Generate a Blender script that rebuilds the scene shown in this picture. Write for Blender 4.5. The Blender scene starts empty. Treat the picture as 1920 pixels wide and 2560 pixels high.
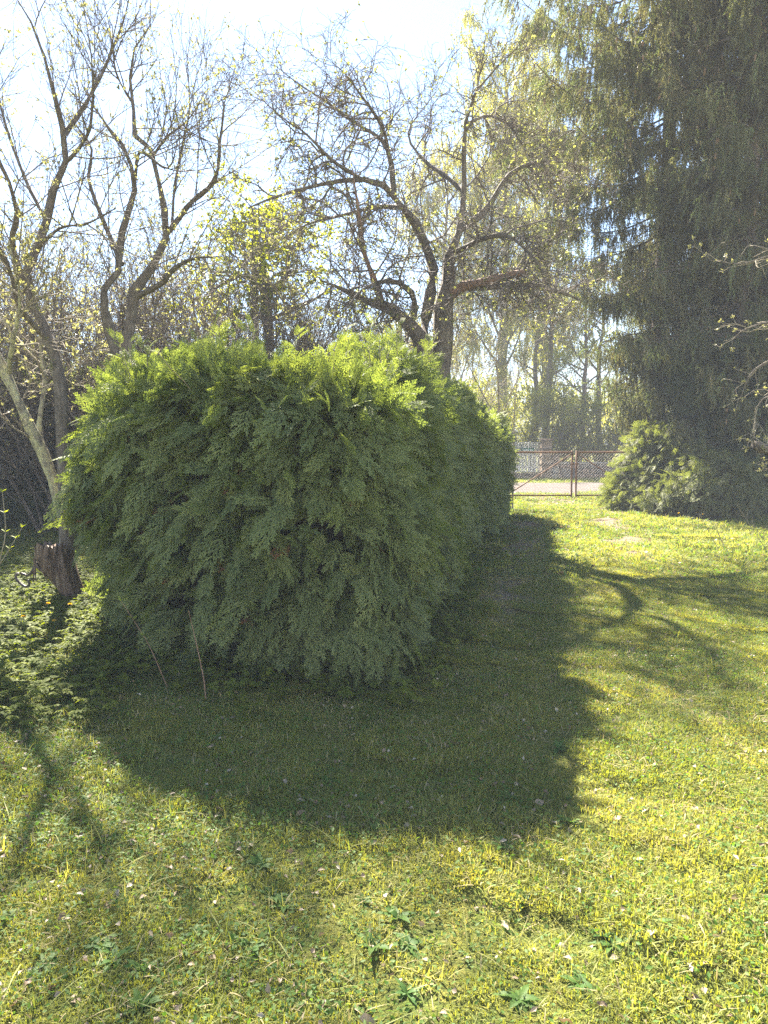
import bpy, math, random
import numpy as np
from mathutils import Vector, Matrix

# ------------------------------------------------------------------ camera, sky, sun, exposure
SC = bpy.context.scene
COL = SC.collection
CAM_H, PITCH, FPX = 1.6, math.radians(5.36), 1844.0
cam = bpy.data.cameras.new('camera')
cam.sensor_fit = 'VERTICAL'; cam.sensor_height = 24.0; cam.lens = 24.0 * FPX / 2560.0
cam.clip_start = 0.05; cam.clip_end = 2000
cam_o = bpy.data.objects.new('camera', cam); COL.objects.link(cam_o)
cam_o.location = (0, 0, CAM_H); cam_o.rotation_euler = (math.pi / 2 - PITCH, 0, 0)
SC.camera = cam_o

SUN_EL, SUN_AZ = math.radians(42.5), math.radians(-20.5)      # azimuth from +Y, negative = left
world = bpy.data.worlds.new('World'); SC.world = world; world.use_nodes = True
wn = world.node_tree; bg = wn.nodes['Background']
sky = wn.nodes.new('ShaderNodeTexSky'); sky.sky_type = 'NISHITA'; sky.sun_disc = False
sky.sun_elevation = SUN_EL; sky.sun_rotation = SUN_AZ
sky.air_density = 1.0; sky.dust_density = 0.25; sky.ozone_density = 2.0; sky.altitude = 1200
wn.links.new(sky.outputs[0], bg.inputs[0]); bg.inputs[1].default_value = 0.05
sd = Vector((math.sin(SUN_AZ) * math.cos(SUN_EL), math.cos(SUN_AZ) * math.cos(SUN_EL), math.sin(SUN_EL)))
sun = bpy.data.lights.new('sun', 'SUN'); sun.energy = 5.0; sun.angle = math.radians(0.55); sun.color = (1.0, 0.94, 0.84)
sun_o = bpy.data.objects.new('sun', sun); COL.objects.link(sun_o)
sun_o.rotation_euler = (-sd).to_track_quat('-Z', 'Y').to_euler(); sun_o.location = sd * 60
SC.view_settings.view_transform = 'Standard'; SC.view_settings.look = 'None'
SC.view_settings.exposure = 3.3; SC.view_settings.gamma = 1.0
SC.view_settings.use_curve_mapping = False
SC.view_settings.use_white_balance = True; SC.view_settings.white_balance_temperature = 6850; SC.view_settings.white_balance_tint = 10
cy = SC.cycles
cy.max_bounces = 4; cy.diffuse_bounces = 3; cy.glossy_bounces = 1; cy.transmission_bounces = 3; cy.transparent_max_bounces = 4
cy.use_adaptive_sampling = True; cy.adaptive_threshold = 0.01; cy.volume_bounces = 0
cy.caustics_reflective = False; cy.caustics_refractive = False; cy.sample_clamp_indirect = 6.0
cy.use_denoising = False

# ------------------------------------------------------------------ numeric helpers
RNG = np.random.default_rng(11)
def seed(n):
    global RNG
    RNG = np.random.default_rng(n)
cp, sp_ = math.cos(PITCH), math.sin(PITCH)
def P(px, py, Y):                                   # a place seen at photo pixel (px,py), Y metres ahead
    a, b = (px - 960) / FPX, (1280 - py) / FPX
    dy, dz = cp + b * sp_, -sp_ + b * cp
    k = Y / dy
    return np.array([a * k, Y, CAM_H + dz * k])
def G(px, py):                                      # the point of the ground seen there
    a, b = (px - 960) / FPX, (1280 - py) / FPX
    dy, dz = cp + b * sp_, -sp_ + b * cp
    k = -CAM_H / dz
    return np.array([a * k, dy * k, 0.0])
def nrm(v): return v / (np.linalg.norm(v, axis=-1, keepdims=True) + 1e-9)
def rnd(*s): return RNG.normal(size=s)
def uni(a, b, *s): return RNG.uniform(a, b, size=s)
_ns = np.random.default_rng(5)
_K = nrm(_ns.normal(size=(24, 3))); _PH = _ns.uniform(0, 6.28, 24); _FR = _ns.uniform(0.6, 1.7, 24)
def noise3(p, f):                                   # smooth noise about -1..1
    p = np.asarray(p, float)
    return (np.sin((p @ _K.T) * _FR * f * 2.2 + _PH)).sum(-1) / 5.0
def noise2(x, y, f, o=0.0):
    return noise3(np.stack([x, y, np.full_like(x, o)], -1), f)
def ground_z(x, y):
    x = np.asarray(x, float); y = np.asarray(y, float)
    fade = np.clip((21 - y) / 6, 0, 1) * np.clip((y + 6) / 4, 0, 1) * np.clip((14 - abs(x)) / 4, 0, 1)
    return (0.022 * noise2(x, y, 0.9) + 0.012 * noise2(x, y, 3.2, 4.0)) * fade
def track_mask(x, y):                               # bare earth of the two wheel tracks
    d = x - (0.1 + 0.23 * (y - 4.7))
    l = np.exp(-((d - 0.45) / 0.34) ** 2) * np.clip((y - 5.0) / 3, 0, 1) * np.clip((24 - y) / 3, 0, 1)
    r = np.exp(-((d - 2.15) / 0.34) ** 2) * np.clip((y - 8.5) / 3, 0, 1) * np.clip((24 - y) / 3, 0, 1)
    g = np.exp(-((y - 20.6) / 2.2) ** 2) * np.clip((d + 0.4) * 2, 0, 1) * np.clip((4.6 - d) * 2, 0, 1) * 0.75
    return np.clip(np.maximum(np.maximum(l, r), g), 0, 1)

# ------------------------------------------------------------------ mesh helpers
class Geo:
    def __init__(s): s.V = []; s.F = []; s.M = []; s.n = 0
    def add(s, V, F, m=0):
        V = np.asarray(V, float).reshape(-1, 3); F = np.asarray(F, int)
        s.V.append(V); s.F.append(F + s.n); s.M.append(m); s.n += len(V)
    def mesh(s, name, mats, smooth=True):
        me = bpy.data.meshes.new(name)
        V = np.concatenate(s.V)
        me.vertices.add(len(V)); me.vertices.foreach_set('co', V.ravel())
        loops = np.concatenate([f.ravel() for f in s.F])
        tot = np.concatenate([np.full(len(f), f.shape[1]) for f in s.F])
        mi = np.concatenate([np.full(len(f), m) for f, m in zip(s.F, s.M)])
        st = np.concatenate([[0], np.cumsum(tot)[:-1]])
        me.loops.add(len(loops)); me.loops.foreach_set('vertex_index', loops.astype(np.int32))
        me.polygons.add(len(tot)); me.polygons.foreach_set('loop_start', st.astype(np.int32))
        me.polygons.foreach_set('material_index', mi.astype(np.int32))
        me.polygons.foreach_set('use_smooth', np.full(len(tot), smooth))
        for m in (mats if isinstance(mats, (list, tuple)) else [mats]): me.materials.append(m)
        me.update(calc_edges=True); me.validate()
        return me
    def pack(s):
        q = [f for f in s.F if f.shape[1] == 4]; t = [f for f in s.F if f.shape[1] == 3]
        return np.concatenate(s.V), (np.concatenate(q) if q else np.zeros((0, 4), int)), (np.concatenate(t) if t else np.zeros((0, 3), int))
    def stamp(s, packed, X, Yv, Z, p, sc, m=0):
        """copies of a packed shape with axes X, Y, Z (N,3), origins p and scales sc (N,) or (N,3)"""
        V, Q, T = packed; sc = np.asarray(sc, float)
        if sc.ndim == 1: sc = np.repeat(sc[:, None], 3, 1)
        W = (V[None, :, 0:1] * (X * sc[:, :1])[:, None] + V[None, :, 1:2] * (Yv * sc[:, 1:2])[:, None] + V[None, :, 2:3] * (Z * sc[:, 2:3])[:, None]) + np.asarray(p)[:, None]
        n0 = s.n; o = (np.arange(len(W)) * len(V))[:, None, None]
        s.add(W, (Q[None] + o).reshape(-1, 4), m)
        if len(T): s.F.append((T[None] + o).reshape(-1, 3) + n0); s.V.append(np.zeros((0, 3))); s.M.append(m)
    # shapes
    def tubes(s, Pt, R, S=4, m=0, cap=False):
        Pt = np.asarray(Pt, float); R = np.asarray(R, float)
        N, K, _ = Pt.shape
        T = np.empty_like(Pt)
        T[:, 1:-1] = Pt[:, 2:] - Pt[:, :-2]; T[:, 0] = Pt[:, 1] - Pt[:, 0]; T[:, -1] = Pt[:, -1] - Pt[:, -2]
        T = nrm(T)
        mt = nrm(T.mean(1))
        ref = np.where((abs(mt[:, 2]) > 0.75)[:, None], np.array([1.0, 0.13, 0]), np.array([0.1, 0.1, 1.0]))
        A = nrm(np.cross(T, ref[:, None, :])); B = np.cross(T, A)
        th = np.arange(S) * 2 * math.pi / S
        V = Pt[:, :, None, :] + R[:, :, None, None] * (np.cos(th)[:, None] * A[:, :, None, :] + np.sin(th)[:, None] * B[:, :, None, :])
        i = np.arange(N)[:, None, None] * K * S; k = np.arange(K - 1)[None, :, None] * S; j = np.arange(S)[None, None, :]
        a = i + k + j; b = i + k + (j + 1) % S
        F = np.stack([a, b, b + S, a + S], -1).reshape(-1, 4)
        s.add(V, F, m)
        if cap:
            o = s.n
            for n in range(N):
                for kk in (0, K - 1):
                    base = o - N * K * S + n * K * S + kk * S
                    ring = V[n, kk]; s.add(ring.mean(0)[None], np.zeros((0, 3), int), m)
                    c = s.n - 1
                    f = np.array([[c, base + q, base + (q + 1) % S] for q in range(S)])
                    s.F.append(f); s.V.append(np.zeros((0, 3))); s.M.append(m)
    def box(s, c, size, m=0, jit=0.0, rz=0.0, bev=0.0):
        c = np.asarray(c, float); h = np.asarray(size, float) / 2
        sg = np.array([[-1,-1,-1],[1,-1,-1],[1,1,-1],[-1,1,-1],[-1,-1,1],[1,-1,1],[1,1,1],[-1,1,1]], float)
        V = sg * h
        if jit: V = V + uni(-jit, jit, 8, 3)
        if bev:                                     # chamfered box: 24 verts
            W = []; 
            for q in range(8):
                for ax in range(3):
                    p = V[q] - sg[q] * bev; p[ax] = V[q][ax]; W.append(p)
            W = np.array(W)
            ix = lambda q, ax: q * 3 + ax
            F4 = []
            for ax, quads in ((2, ([3,2,1,0],[4,5,6,7])), (1, ([0,1,5,4],[2,3,7,6])), (0, ([1,2,6,5],[3,0,4,7]))):
                for qd in quads: F4.append([ix(q, ax) for q in qd])
            E = [(0,1,2,1),(1,2,2,0),(2,3,2,1),(3,0,2,0),(4,5,2,1),(5,6,2,0),(6,7,2,1),(7,4,2,0),(0,4,0,1),(1,5,0,1),(2,6,0,1),(3,7,0,1)]
            for a, b, u, v in E: F4.append([ix(a,u), ix(b,u), ix(b,v), ix(a,v)])
            F3 = [[ix(q,0), ix(q,1), ix(q,2)] for q in range(8)]
            V = W
        else:
            F4 = [[3,2,1,0],[4,5,6,7],[0,1,5,4],[2,3,7,6],[1,2,6,5],[3,0,4,7]]; F3 = None
        cr, sr = math.cos(rz), math.sin(rz)
        V = np.stack([V[:,0]*cr - V[:,1]*sr, V[:,0]*sr + V[:,1]*cr, V[:,2]], -1) + c
        n0 = s.n; s.add(V, F4, m)
        if F3 is not None: s.F.append(np.array(F3) + n0); s.V.append(np.zeros((0,3))); s.M.append(m)
    def leaves(s, base, d, up, L, W, m=0, fold=0.25):
        base = np.asarray(base, float); d = nrm(d); side = nrm(np.cross(d, up)); n = np.cross(side, d)
        L = np.broadcast_to(np.asarray(L, float), (len(base),))[:, None]; W = np.broadcast_to(np.asarray(W, float), (len(base),))[:, None]
        mid = base + d * L * 0.45
        V = np.stack([base, mid + side * W / 2 + n * W * fold, base + d * L, mid - side * W / 2 + n * W * fold], 1)
        i = np.arange(len(base))[:, None] * 4
        F = np.concatenate([i + np.array([[0, 1, 2]]), i + np.array([[0, 2, 3]])])
        s.add(V, F, m)
def ob(name, me, parent=None, loc=None, rot=None, scl=None, label=None, cat=None, group=None, kind=None):
    o = bpy.data.objects.new(name, me); COL.objects.link(o)
    if parent is not None: o.parent = parent
    if loc is not None: o.location = loc
    if rot is not None: o.rotation_euler = rot
    if scl is not None: o.scale = (scl,) * 3 if np.isscalar(scl) else scl
    if label: o['label'] = label
    if cat: o['category'] = cat
    if group: o['group'] = group
    if kind: o['kind'] = kind
    return o
def thing(name, label, cat, loc=(0, 0, 0), group=None, rot=None, scl=None):
    return ob(name, None, None, loc, rot, scl, label, cat, group)
def copy_tree(o, parent=None):
    c = o.copy(); COL.objects.link(c); c.parent = parent
    for ch in list(o.children): copy_tree(ch, c)
    return c
def euler_from_axes(x, y, z):                      # columns of the rotation matrix -> XYZ euler
    return np.stack([np.arctan2(y[:, 2], z[:, 2]), np.arcsin(np.clip(-x[:, 2], -1, 1)), np.arctan2(x[:, 1], x[:, 0])], -1)
def frame_euler(d, n):                             # local +Y along d, local +Z near n
    y = nrm(d); x = nrm(np.cross(y, n)); z = np.cross(x, y)
    return euler_from_axes(x, y, z)
_protos = {}
def proto(me):
    if me.name not in _protos:
        _protos[me.name] = bpy.data.objects.new(me.name, me)
    return _protos[me.name]
def scatter(name, pts, rot, scl, meshes, parent=None, idx=None, **kw):
    """one object whose vertices carry instances of the given meshes (uncountable foliage)"""
    pts = np.asarray(pts, float); N = len(pts)
    me = bpy.data.meshes.new(name); me.vertices.add(N); me.vertices.foreach_set('co', pts.ravel())
    scl = np.asarray(scl, float)
    if scl.ndim == 1: scl = np.repeat(scl[:, None], 3, 1)
    a = me.attributes.new('rot', 'FLOAT_VECTOR', 'POINT'); a.data.foreach_set('vector', np.asarray(rot, float).ravel())
    a = me.attributes.new('scl', 'FLOAT_VECTOR', 'POINT'); a.data.foreach_set('vector', scl.ravel())
    if idx is None: idx = RNG.integers(0, len(meshes), N)
    a = me.attributes.new('idx', 'INT', 'POINT'); a.data.foreach_set('value', np.asarray(idx, np.int32))
    me.update()
    o = ob(name, me, parent, **kw)
    ng = bpy.data.node_groups.new('scatter_' + name, 'GeometryNodeTree')
    ng.interface.new_socket('Geometry', in_out='INPUT', socket_type='NodeSocketGeometry')
    ng.interface.new_socket('Geometry', in_out='OUTPUT', socket_type='NodeSocketGeometry')
    nd, lk = ng.nodes, ng.links
    gi = nd.new('NodeGroupInput'); go = nd.new('NodeGroupOutput')
    jn = nd.new('GeometryNodeJoinGeometry')
    for m in reversed(meshes):
        oi = nd.new('GeometryNodeObjectInfo'); oi.inputs['Object'].default_value = proto(m); oi.inputs['As Instance'].default_value = False
        g2 = nd.new('GeometryNodeGeometryToInstance')
        lk.new(oi.outputs['Geometry'], g2.inputs[0]); lk.new(g2.outputs[0], jn.inputs[0])
    ip = nd.new('GeometryNodeInstanceOnPoints')
    lk.new(gi.outputs[0], ip.inputs['Points']); lk.new(jn.outputs[0], ip.inputs['Instance'])
    ip.inputs['Pick Instance'].default_value = True
    def na(nm, ty):
        n = nd.new('GeometryNodeInputNamedAttribute'); n.data_type = ty; n.inputs['Name'].default_value = nm; return n.outputs['Attribute']
    lk.new(na('idx', 'INT'), ip.inputs['Instance Index'])
    er = nd.new('FunctionNodeEulerToRotation'); lk.new(na('rot', 'FLOAT_VECTOR'), er.inputs[0]); lk.new(er.outputs[0], ip.inputs['Rotation'])
    lk.new(na('scl', 'FLOAT_VECTOR'), ip.inputs['Scale'])
    lk.new(ip.outputs[0], go.inputs[0])
    md = o.modifiers.new('scatter', 'NODES'); md.node_group = ng
    return o

# ------------------------------------------------------------------ materials
def new_mat(name):
    m = bpy.data.materials.new(name); m.use_nodes = True
    return m, m.node_tree.nodes, m.node_tree.links, m.node_tree.nodes['Principled BSDF'], m.node_tree.nodes['Material Output']
def ramp(nd, stops):
    r = nd.new('ShaderNodeValToRGB'); e = r.color_ramp.elements
    while len(e) < len(stops): e.new(0.5)
    for q, (p, c) in zip(e, stops): q.position = p; q.color = (*c, 1)
    return r
def leaf_mat(name, cols, trans=0.4, tcol=None, rough=0.45, spec=0.5):
    """leaf: random colour per leaf, thin enough to let light through"""
    m, nd, lk, bs, out = new_mat(name)
    gi = nd.new('ShaderNodeNewGeometry'); oi = nd.new('ShaderNodeObjectInfo')
    ad = nd.new('ShaderNodeMath'); ad.operation = 'ADD'; lk.new(gi.outputs['Random Per Island'], ad.inputs[0]); lk.new(oi.outputs['Random'], ad.inputs[1])
    hf = nd.new('ShaderNodeMath'); hf.operation = 'MULTIPLY'; lk.new(ad.outputs[0], hf.inputs[0]); hf.inputs[1].default_value = 0.5
    r = ramp(nd, [(i / (len(cols) - 1) * 0.7 + 0.15, c) for i, c in enumerate(cols)])
    lk.new(hf.outputs[0], r.inputs[0]); lk.new(r.outputs[0], bs.inputs['Base Color'])
    bs.inputs['Roughness'].default_value = rough; bs.inputs['Specular IOR Level'].default_value = spec
    tr = nd.new('ShaderNodeBsdfTranslucent')
    mx = nd.new('ShaderNodeMix'); mx.data_type = 'RGBA'; mx.blend_type = 'MULTIPLY'; mx.inputs['Factor'].default_value = 1
    lk.new(r.outputs[0], mx.inputs['A']); mx.inputs['B'].default_value = (*(tcol or (1.6, 1.5, 0.5)), 1)
    mx.clamp_result = False
    lk.new(mx.outputs['Result'], tr.inputs['Color'])
    ms = nd.new('ShaderNodeMixShader'); ms.inputs[0].default_value = trans
    lk.new(bs.outputs[0], ms.inputs[1]); lk.new(tr.outputs[0], ms.inputs[2]); lk.new(ms.outputs[0], out.inputs['Surface'])
    return m
def noise_mat(name, stops, scale=8.0, stretch=(1, 1, 1), rough=0.85, bump=0.4, detail=6, bscale=None, spec=0.3, dist=0.01):
    m, nd, lk, bs, out = new_mat(name)
    tc = nd.new('ShaderNodeTexCoord'); mp = nd.new('ShaderNodeMapping'); mp.inputs['Scale'].default_value = stretch
    lk.new(tc.outputs['Object'], mp.inputs[0])
    n = nd.new('ShaderNodeTexNoise'); n.inputs['Scale'].default_value = scale; n.inputs['Detail'].default_value = detail; n.inputs['Roughness'].default_value = 0.62
    lk.new(mp.outputs[0], n.inputs['Vector'])
    r = ramp(nd, stops); lk.new(n.outputs['Fac'], r.inputs[0]); lk.new(r.outputs[0], bs.inputs['Base Color'])
    bs.inputs['Roughness'].default_value = rough; bs.inputs['Specular IOR Level'].default_value = spec
    n2 = nd.new('ShaderNodeTexNoise'); n2.inputs['Scale'].default_value = bscale or scale * 3; n2.inputs['Detail'].default_value = 5
    lk.new(mp.outputs[0], n2.inputs['Vector'])
    b = nd.new('ShaderNodeBump'); b.inputs['Strength'].default_value = bump; b.inputs['Distance'].default_value = dist
    lk.new(n2.outputs['Fac'], b.inputs['Height']); lk.new(b.outputs[0], bs.inputs['Normal'])
    return m
M = {}
M['thuja'] = leaf_mat('thuja_scale_leaf', [(0.11, 0.142, 0.058), (0.14, 0.178, 0.068), (0.175, 0.21, 0.078), (0.21, 0.236, 0.085)], 0.45, (1.3, 1.35, 0.45), 0.6, 0.2)
M['thuja_brown'] = leaf_mat('thuja_dead_spray', [(0.16, 0.075, 0.03), (0.22, 0.11, 0.045)], 0.3, (1.2, 1, 0.7), 0.6, 0.3)
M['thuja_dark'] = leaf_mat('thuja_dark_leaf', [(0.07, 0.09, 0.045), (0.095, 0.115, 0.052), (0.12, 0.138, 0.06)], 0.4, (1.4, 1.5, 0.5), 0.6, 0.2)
M['thuja_pale'] = leaf_mat('thuja_pale_leaf', [(0.10, 0.12, 0.05), (0.14, 0.16, 0.062), (0.185, 0.195, 0.08)], 0.42, (1.35, 1.4, 0.5), 0.55, 0.2)
M['spruce'] = leaf_mat('spruce_needle', [(0.10, 0.108, 0.062), (0.13, 0.135, 0.075), (0.165, 0.162, 0.085), (0.2, 0.175, 0.095)], 0.35, (1.4, 1.4, 0.6), 0.65, 0.15)
M['spruce_tip'] = leaf_mat('spruce_young_needle', [(0.14, 0.17, 0.085), (0.18, 0.21, 0.1)], 0.35, (1.4, 1.5, 0.6), 0.6, 0.2)
M['cone'] = leaf_mat('spruce_cone', [(0.12, 0.07, 0.035), (0.2, 0.12, 0.06)], 0.1, (1, 1, 1), 0.6, 0.3)
M['grass'] = leaf_mat('grass_blade', [(0.135, 0.168, 0.05), (0.185, 0.215, 0.06), (0.235, 0.25, 0.074), (0.295, 0.28, 0.11)], 0.45, (1.45, 1.4, 0.4), 0.55, 0.12)
M['moss'] = leaf_mat('lawn_moss', [(0.16, 0.19, 0.04), (0.21, 0.235, 0.05), (0.265, 0.27, 0.065), (0.325, 0.3, 0.09)], 0.45, (1.45, 1.35, 0.32), 0.7, 0.08)
M['straw'] = leaf_mat('dry_grass', [(0.26, 0.22, 0.11), (0.36, 0.31, 0.18)], 0.3, (1.2, 1.1, 0.8), 0.7, 0.12)
M['elder'] = leaf_mat('ground_elder_leaf', [(0.095, 0.13, 0.024), (0.13, 0.165, 0.028), (0.17, 0.195, 0.034)], 0.52, (1.55, 1.5, 0.3), 0.6, 0.08)
M['weed'] = leaf_mat('weed_leaf', [(0.06, 0.13, 0.03), (0.09, 0.165, 0.035), (0.12, 0.19, 0.05)], 0.5, (1.5, 1.45, 0.32), 0.55, 0.15)
M['yellow'] = leaf_mat('dandelion_petal', [(0.75, 0.5, 0.01), (0.8, 0.58, 0.02)], 0.35, (1.1, 1, 0.5), 0.5, 0.3)
M['dead'] = leaf_mat('fallen_leaf', [(0.13, 0.08, 0.045), (0.2, 0.14, 0.085), (0.27, 0.21, 0.14), (0.38, 0.33, 0.25)], 0.2, (1.1, 1, 0.8), 0.55, 0.4)
M['bud'] = leaf_mat('young_leaf_bud', [(0.15, 0.155, 0.085), (0.21, 0.212, 0.115), (0.28, 0.275, 0.15)], 0.5, (1.35, 1.3, 0.7), 0.5, 0.35)
M['pear'] = leaf_mat('fresh_pear_leaf', [(0.14, 0.19, 0.03), (0.2, 0.25, 0.035), (0.26, 0.29, 0.05)], 0.5, (1.6, 1.5, 0.3), 0.5, 0.35)
M['apple'] = leaf_mat('apple_bud_leaf', [(0.2, 0.22, 0.07), (0.28, 0.29, 0.11), (0.36, 0.35, 0.17)], 0.5, (1.3, 1.25, 0.8), 0.5, 0.35)
M['birch'] = leaf_mat('birch_spring_leaf', [(0.24, 0.25, 0.07), (0.31, 0.31, 0.09), (0.38, 0.36, 0.13)], 0.5, (1.35, 1.3, 0.5), 0.5, 0.3)
M['hazel'] = leaf_mat('roadside_shrub_leaf', [(0.16, 0.2, 0.035), (0.22, 0.25, 0.045), (0.28, 0.285, 0.06)], 0.5, (1.45, 1.35, 0.35), 0.5, 0.35)
M['bark'] = noise_mat('grey_brown_bark', [(0.3, (0.06, 0.05, 0.042)), (0.55, (0.12, 0.1, 0.085)), (0.72, (0.22, 0.2, 0.165))], 26, (1, 1, 0.35), bump=0.8)
M['bark_old'] = noise_mat('mossy_apple_bark', [(0.3, (0.045, 0.036, 0.03)), (0.52, (0.11, 0.09, 0.07)), (0.64, (0.17, 0.145, 0.105)), (0.75, (0.15, 0.145, 0.05))], 16, (1, 1, 0.5), bump=1.0)
M['bark_red'] = noise_mat('peeled_reddish_bark', [(0.3, (0.13, 0.075, 0.05)), (0.6, (0.24, 0.15, 0.105)), (0.8, (0.3, 0.22, 0.16))], 14, (1, 1, 0.4), bump=0.6)
M['lichen'] = noise_mat('lichen_bark', [(0.34, (0.10, 0.08, 0.06)), (0.46, (0.22, 0.2, 0.15)), (0.58, (0.33, 0.31, 0.17)), (0.72, (0.36, 0.36, 0.30))], 20, (1, 1, 0.6), bump=0.7)
M['twig'] = noise_mat('thin_twig', [(0.3, (0.08, 0.064, 0.052)), (0.7, (0.17, 0.14, 0.115))], 12, bump=0.0)
M['twig_pale'] = noise_mat('pale_twig', [(0.3, (0.16, 0.13, 0.09)), (0.7, (0.3, 0.26, 0.19))], 12, bump=0.0)
M['spruce_bark'] = noise_mat('spruce_bark', [(0.3, (0.06, 0.045, 0.036)), (0.7, (0.17, 0.13, 0.1))], 18, (1, 1, 0.4), bump=0.9)
M['birch_bark'] = noise_mat('birch_bark', [(0.38, (0.05, 0.045, 0.04)), (0.5, (0.18, 0.165, 0.14)), (0.66, (0.4, 0.38, 0.34))], 7, (1, 1, 2.5), bump=0.4)
M['stump'] = noise_mat('weathered_stump_wood', [(0.36, (0.03, 0.019, 0.013)), (0.52, (0.11, 0.07, 0.048)), (0.68, (0.22, 0.175, 0.13))], 34, (1, 1, 0.09), bump=1.0, rough=0.6)
M['core'] = noise_mat('dark_inner_core', [(0.3, (0.012, 0.011, 0.006)), (0.7, (0.04, 0.035, 0.018))], 14, bump=1.0, dist=0.05)  # dead foliage brown, with the shade of the hedge interior put into it
M['rust'] = noise_mat('rusty_steel', [(0.3, (0.10, 0.045, 0.022)), (0.6, (0.19, 0.10, 0.055)), (0.8, (0.24, 0.16, 0.10))], 22, rough=0.75, bump=0.2)
M['wire'] = noise_mat('galvanised_wire', [(0.3, (0.22, 0.18, 0.14)), (0.7, (0.36, 0.32, 0.27))], 20, rough=0.6, bump=0)
M['white'] = noise_mat('white_paint', [(0.3, (0.62, 0.64, 0.64)), (0.7, (0.78, 0.79, 0.78))], 5, rough=0.6, bump=0.1)
M['concrete'] = noise_mat('pale_concrete', [(0.3, (0.36, 0.34, 0.31)), (0.7, (0.55, 0.53, 0.5))], 7, bump=0.3)
M['block'] = noise_mat('pillar_block', [(0.3, (0.25, 0.18, 0.13)), (0.7, (0.38, 0.30, 0.235))], 9, bump=0.6)
M['mortar'] = noise_mat('mortar', [(0.3, (0.14, 0.125, 0.11)), (0.7, (0.22, 0.2, 0.18))], 15, bump=0.5)
M['stone_a'] = noise_mat('grey_fieldstone', [(0.3, (0.13, 0.12, 0.11)), (0.7, (0.25, 0.235, 0.22))], 9, bump=0.7)
M['stone_b'] = noise_mat('reddish_fieldstone', [(0.3, (0.2, 0.13, 0.10)), (0.7, (0.34, 0.25, 0.2))], 9, bump=0.7)
M['pole'] = noise_mat('old_pole_wood', [(0.3, (0.09, 0.08, 0.07)), (0.7, (0.2, 0.185, 0.16))], 9, (1, 1, 0.1), bump=0.6)
M['metal'] = noise_mat('dull_grey_metal', [(0.3, (0.2, 0.2, 0.2)), (0.7, (0.36, 0.36, 0.36))], 9, bump=0.1, rough=0.5)
M['green_sign'] = noise_mat('green_sign_enamel', [(0.3, (0.0, 0.16, 0.085)), (0.7, (0.0, 0.19, 0.1))], 3, bump=0, rough=0.4)
M['letter'] = noise_mat('white_lettering', [(0.3, (0.8, 0.8, 0.8)), (0.7, (0.85, 0.85, 0.85))], 3, bump=0, rough=0.5)
M['asphalt'] = noise_mat('dusty_asphalt', [(0.3, (0.085, 0.076, 0.07)), (0.7, (0.12, 0.106, 0.1))], 2.2, bump=0.25, bscale=60, rough=1.0, spec=0.03)
M['hose'] = noise_mat('dark_dry_root', [(0.3, (0.03, 0.024, 0.02)), (0.7, (0.08, 0.062, 0.05))], 30, bump=0.4, rough=0.5)

def ground_material():
    m, nd, lk, bs, out = new_mat('lawn_ground')
    ge = nd.new('ShaderNodeNewGeometry')
    def ns(sc, det=5):
        n = nd.new('ShaderNodeTexNoise'); n.inputs['Scale'].default_value = sc; n.inputs['Detail'].default_value = det; n.inputs['Roughness'].default_value = 0.65
        lk.new(ge.outputs['Position'], n.inputs['Vector']); return n
    big, mid, fine = ns(0.9, 4), ns(7, 6), ns(55, 5)
    moss = ramp(nd, [(0.25, (0.05, 0.06, 0.014)), (0.45, (0.10, 0.11, 0.022)), (0.6, (0.17, 0.16, 0.032)), (0.8, (0.24, 0.20, 0.06))]); lk.new(fine.outputs['Fac'], moss.inputs[0])
    grn = ramp(nd, [(0.3, (0.035, 0.05, 0.012)), (0.6, (0.085, 0.12, 0.02)), (0.8, (0.14, 0.16, 0.04))]); lk.new(fine.outputs['Fac'], grn.inputs[0])
    f1 = ramp(nd, [(0.4, (0, 0, 0)), (0.62, (1, 1, 1))]); lk.new(mid.outputs['Fac'], f1.inputs[0])
    mx = nd.new('ShaderNodeMix'); mx.data_type = 'RGBA'; lk.new(f1.outputs[0], mx.inputs['Factor']); lk.new(moss.outputs[0], mx.inputs['A']); lk.new(grn.outputs[0], mx.inputs['B'])
    soil = ramp(nd, [(0.3, (0.09, 0.065, 0.045)), (0.55, (0.2, 0.155, 0.11)), (0.75, (0.33, 0.265, 0.2))]); lk.new(fine.outputs['Fac'], soil.inputs[0])
    at = nd.new('ShaderNodeAttribute'); at.attribute_name = 'bare'
    sb = nd.new('ShaderNodeMath'); sb.operation = 'ADD'; lk.new(at.outputs['Fac'], sb.inputs[0])
    o2 = nd.new('ShaderNodeMath'); o2.operation = 'MULTIPLY_ADD'; lk.new(mid.outputs['Fac'], o2.inputs[0]); o2.inputs[1].default_value = 1.3; o2.inputs[2].default_value = -0.72
    lk.new(o2.outputs[0], sb.inputs[1])
    f2 = ramp(nd, [(0.12, (0, 0, 0)), (0.6, (1, 1, 1))]); lk.new(sb.outputs[0], f2.inputs[0])
    mx2 = nd.new('ShaderNodeMix'); mx2.data_type = 'RGBA'; lk.new(f2.outputs[0], mx2.inputs['Factor']); lk.new(mx.outputs['Result'], mx2.inputs['A']); lk.new(soil.outputs[0], mx2.inputs['B'])
    lk.new(mx2.outputs['Result'], bs.inputs['Base Color']); bs.inputs['Roughness'].default_value = 0.95; bs.inputs['Specular IOR Level'].default_value = 0.15
    b = nd.new('ShaderNodeBump'); b.inputs['Strength'].default_value = 1.0; b.inputs['Distance'].default_value = 0.03
    lk.new(fine.outputs['Fac'], b.inputs['Height']); lk.new(b.outputs[0], bs.inputs['Normal'])
    return m

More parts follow.
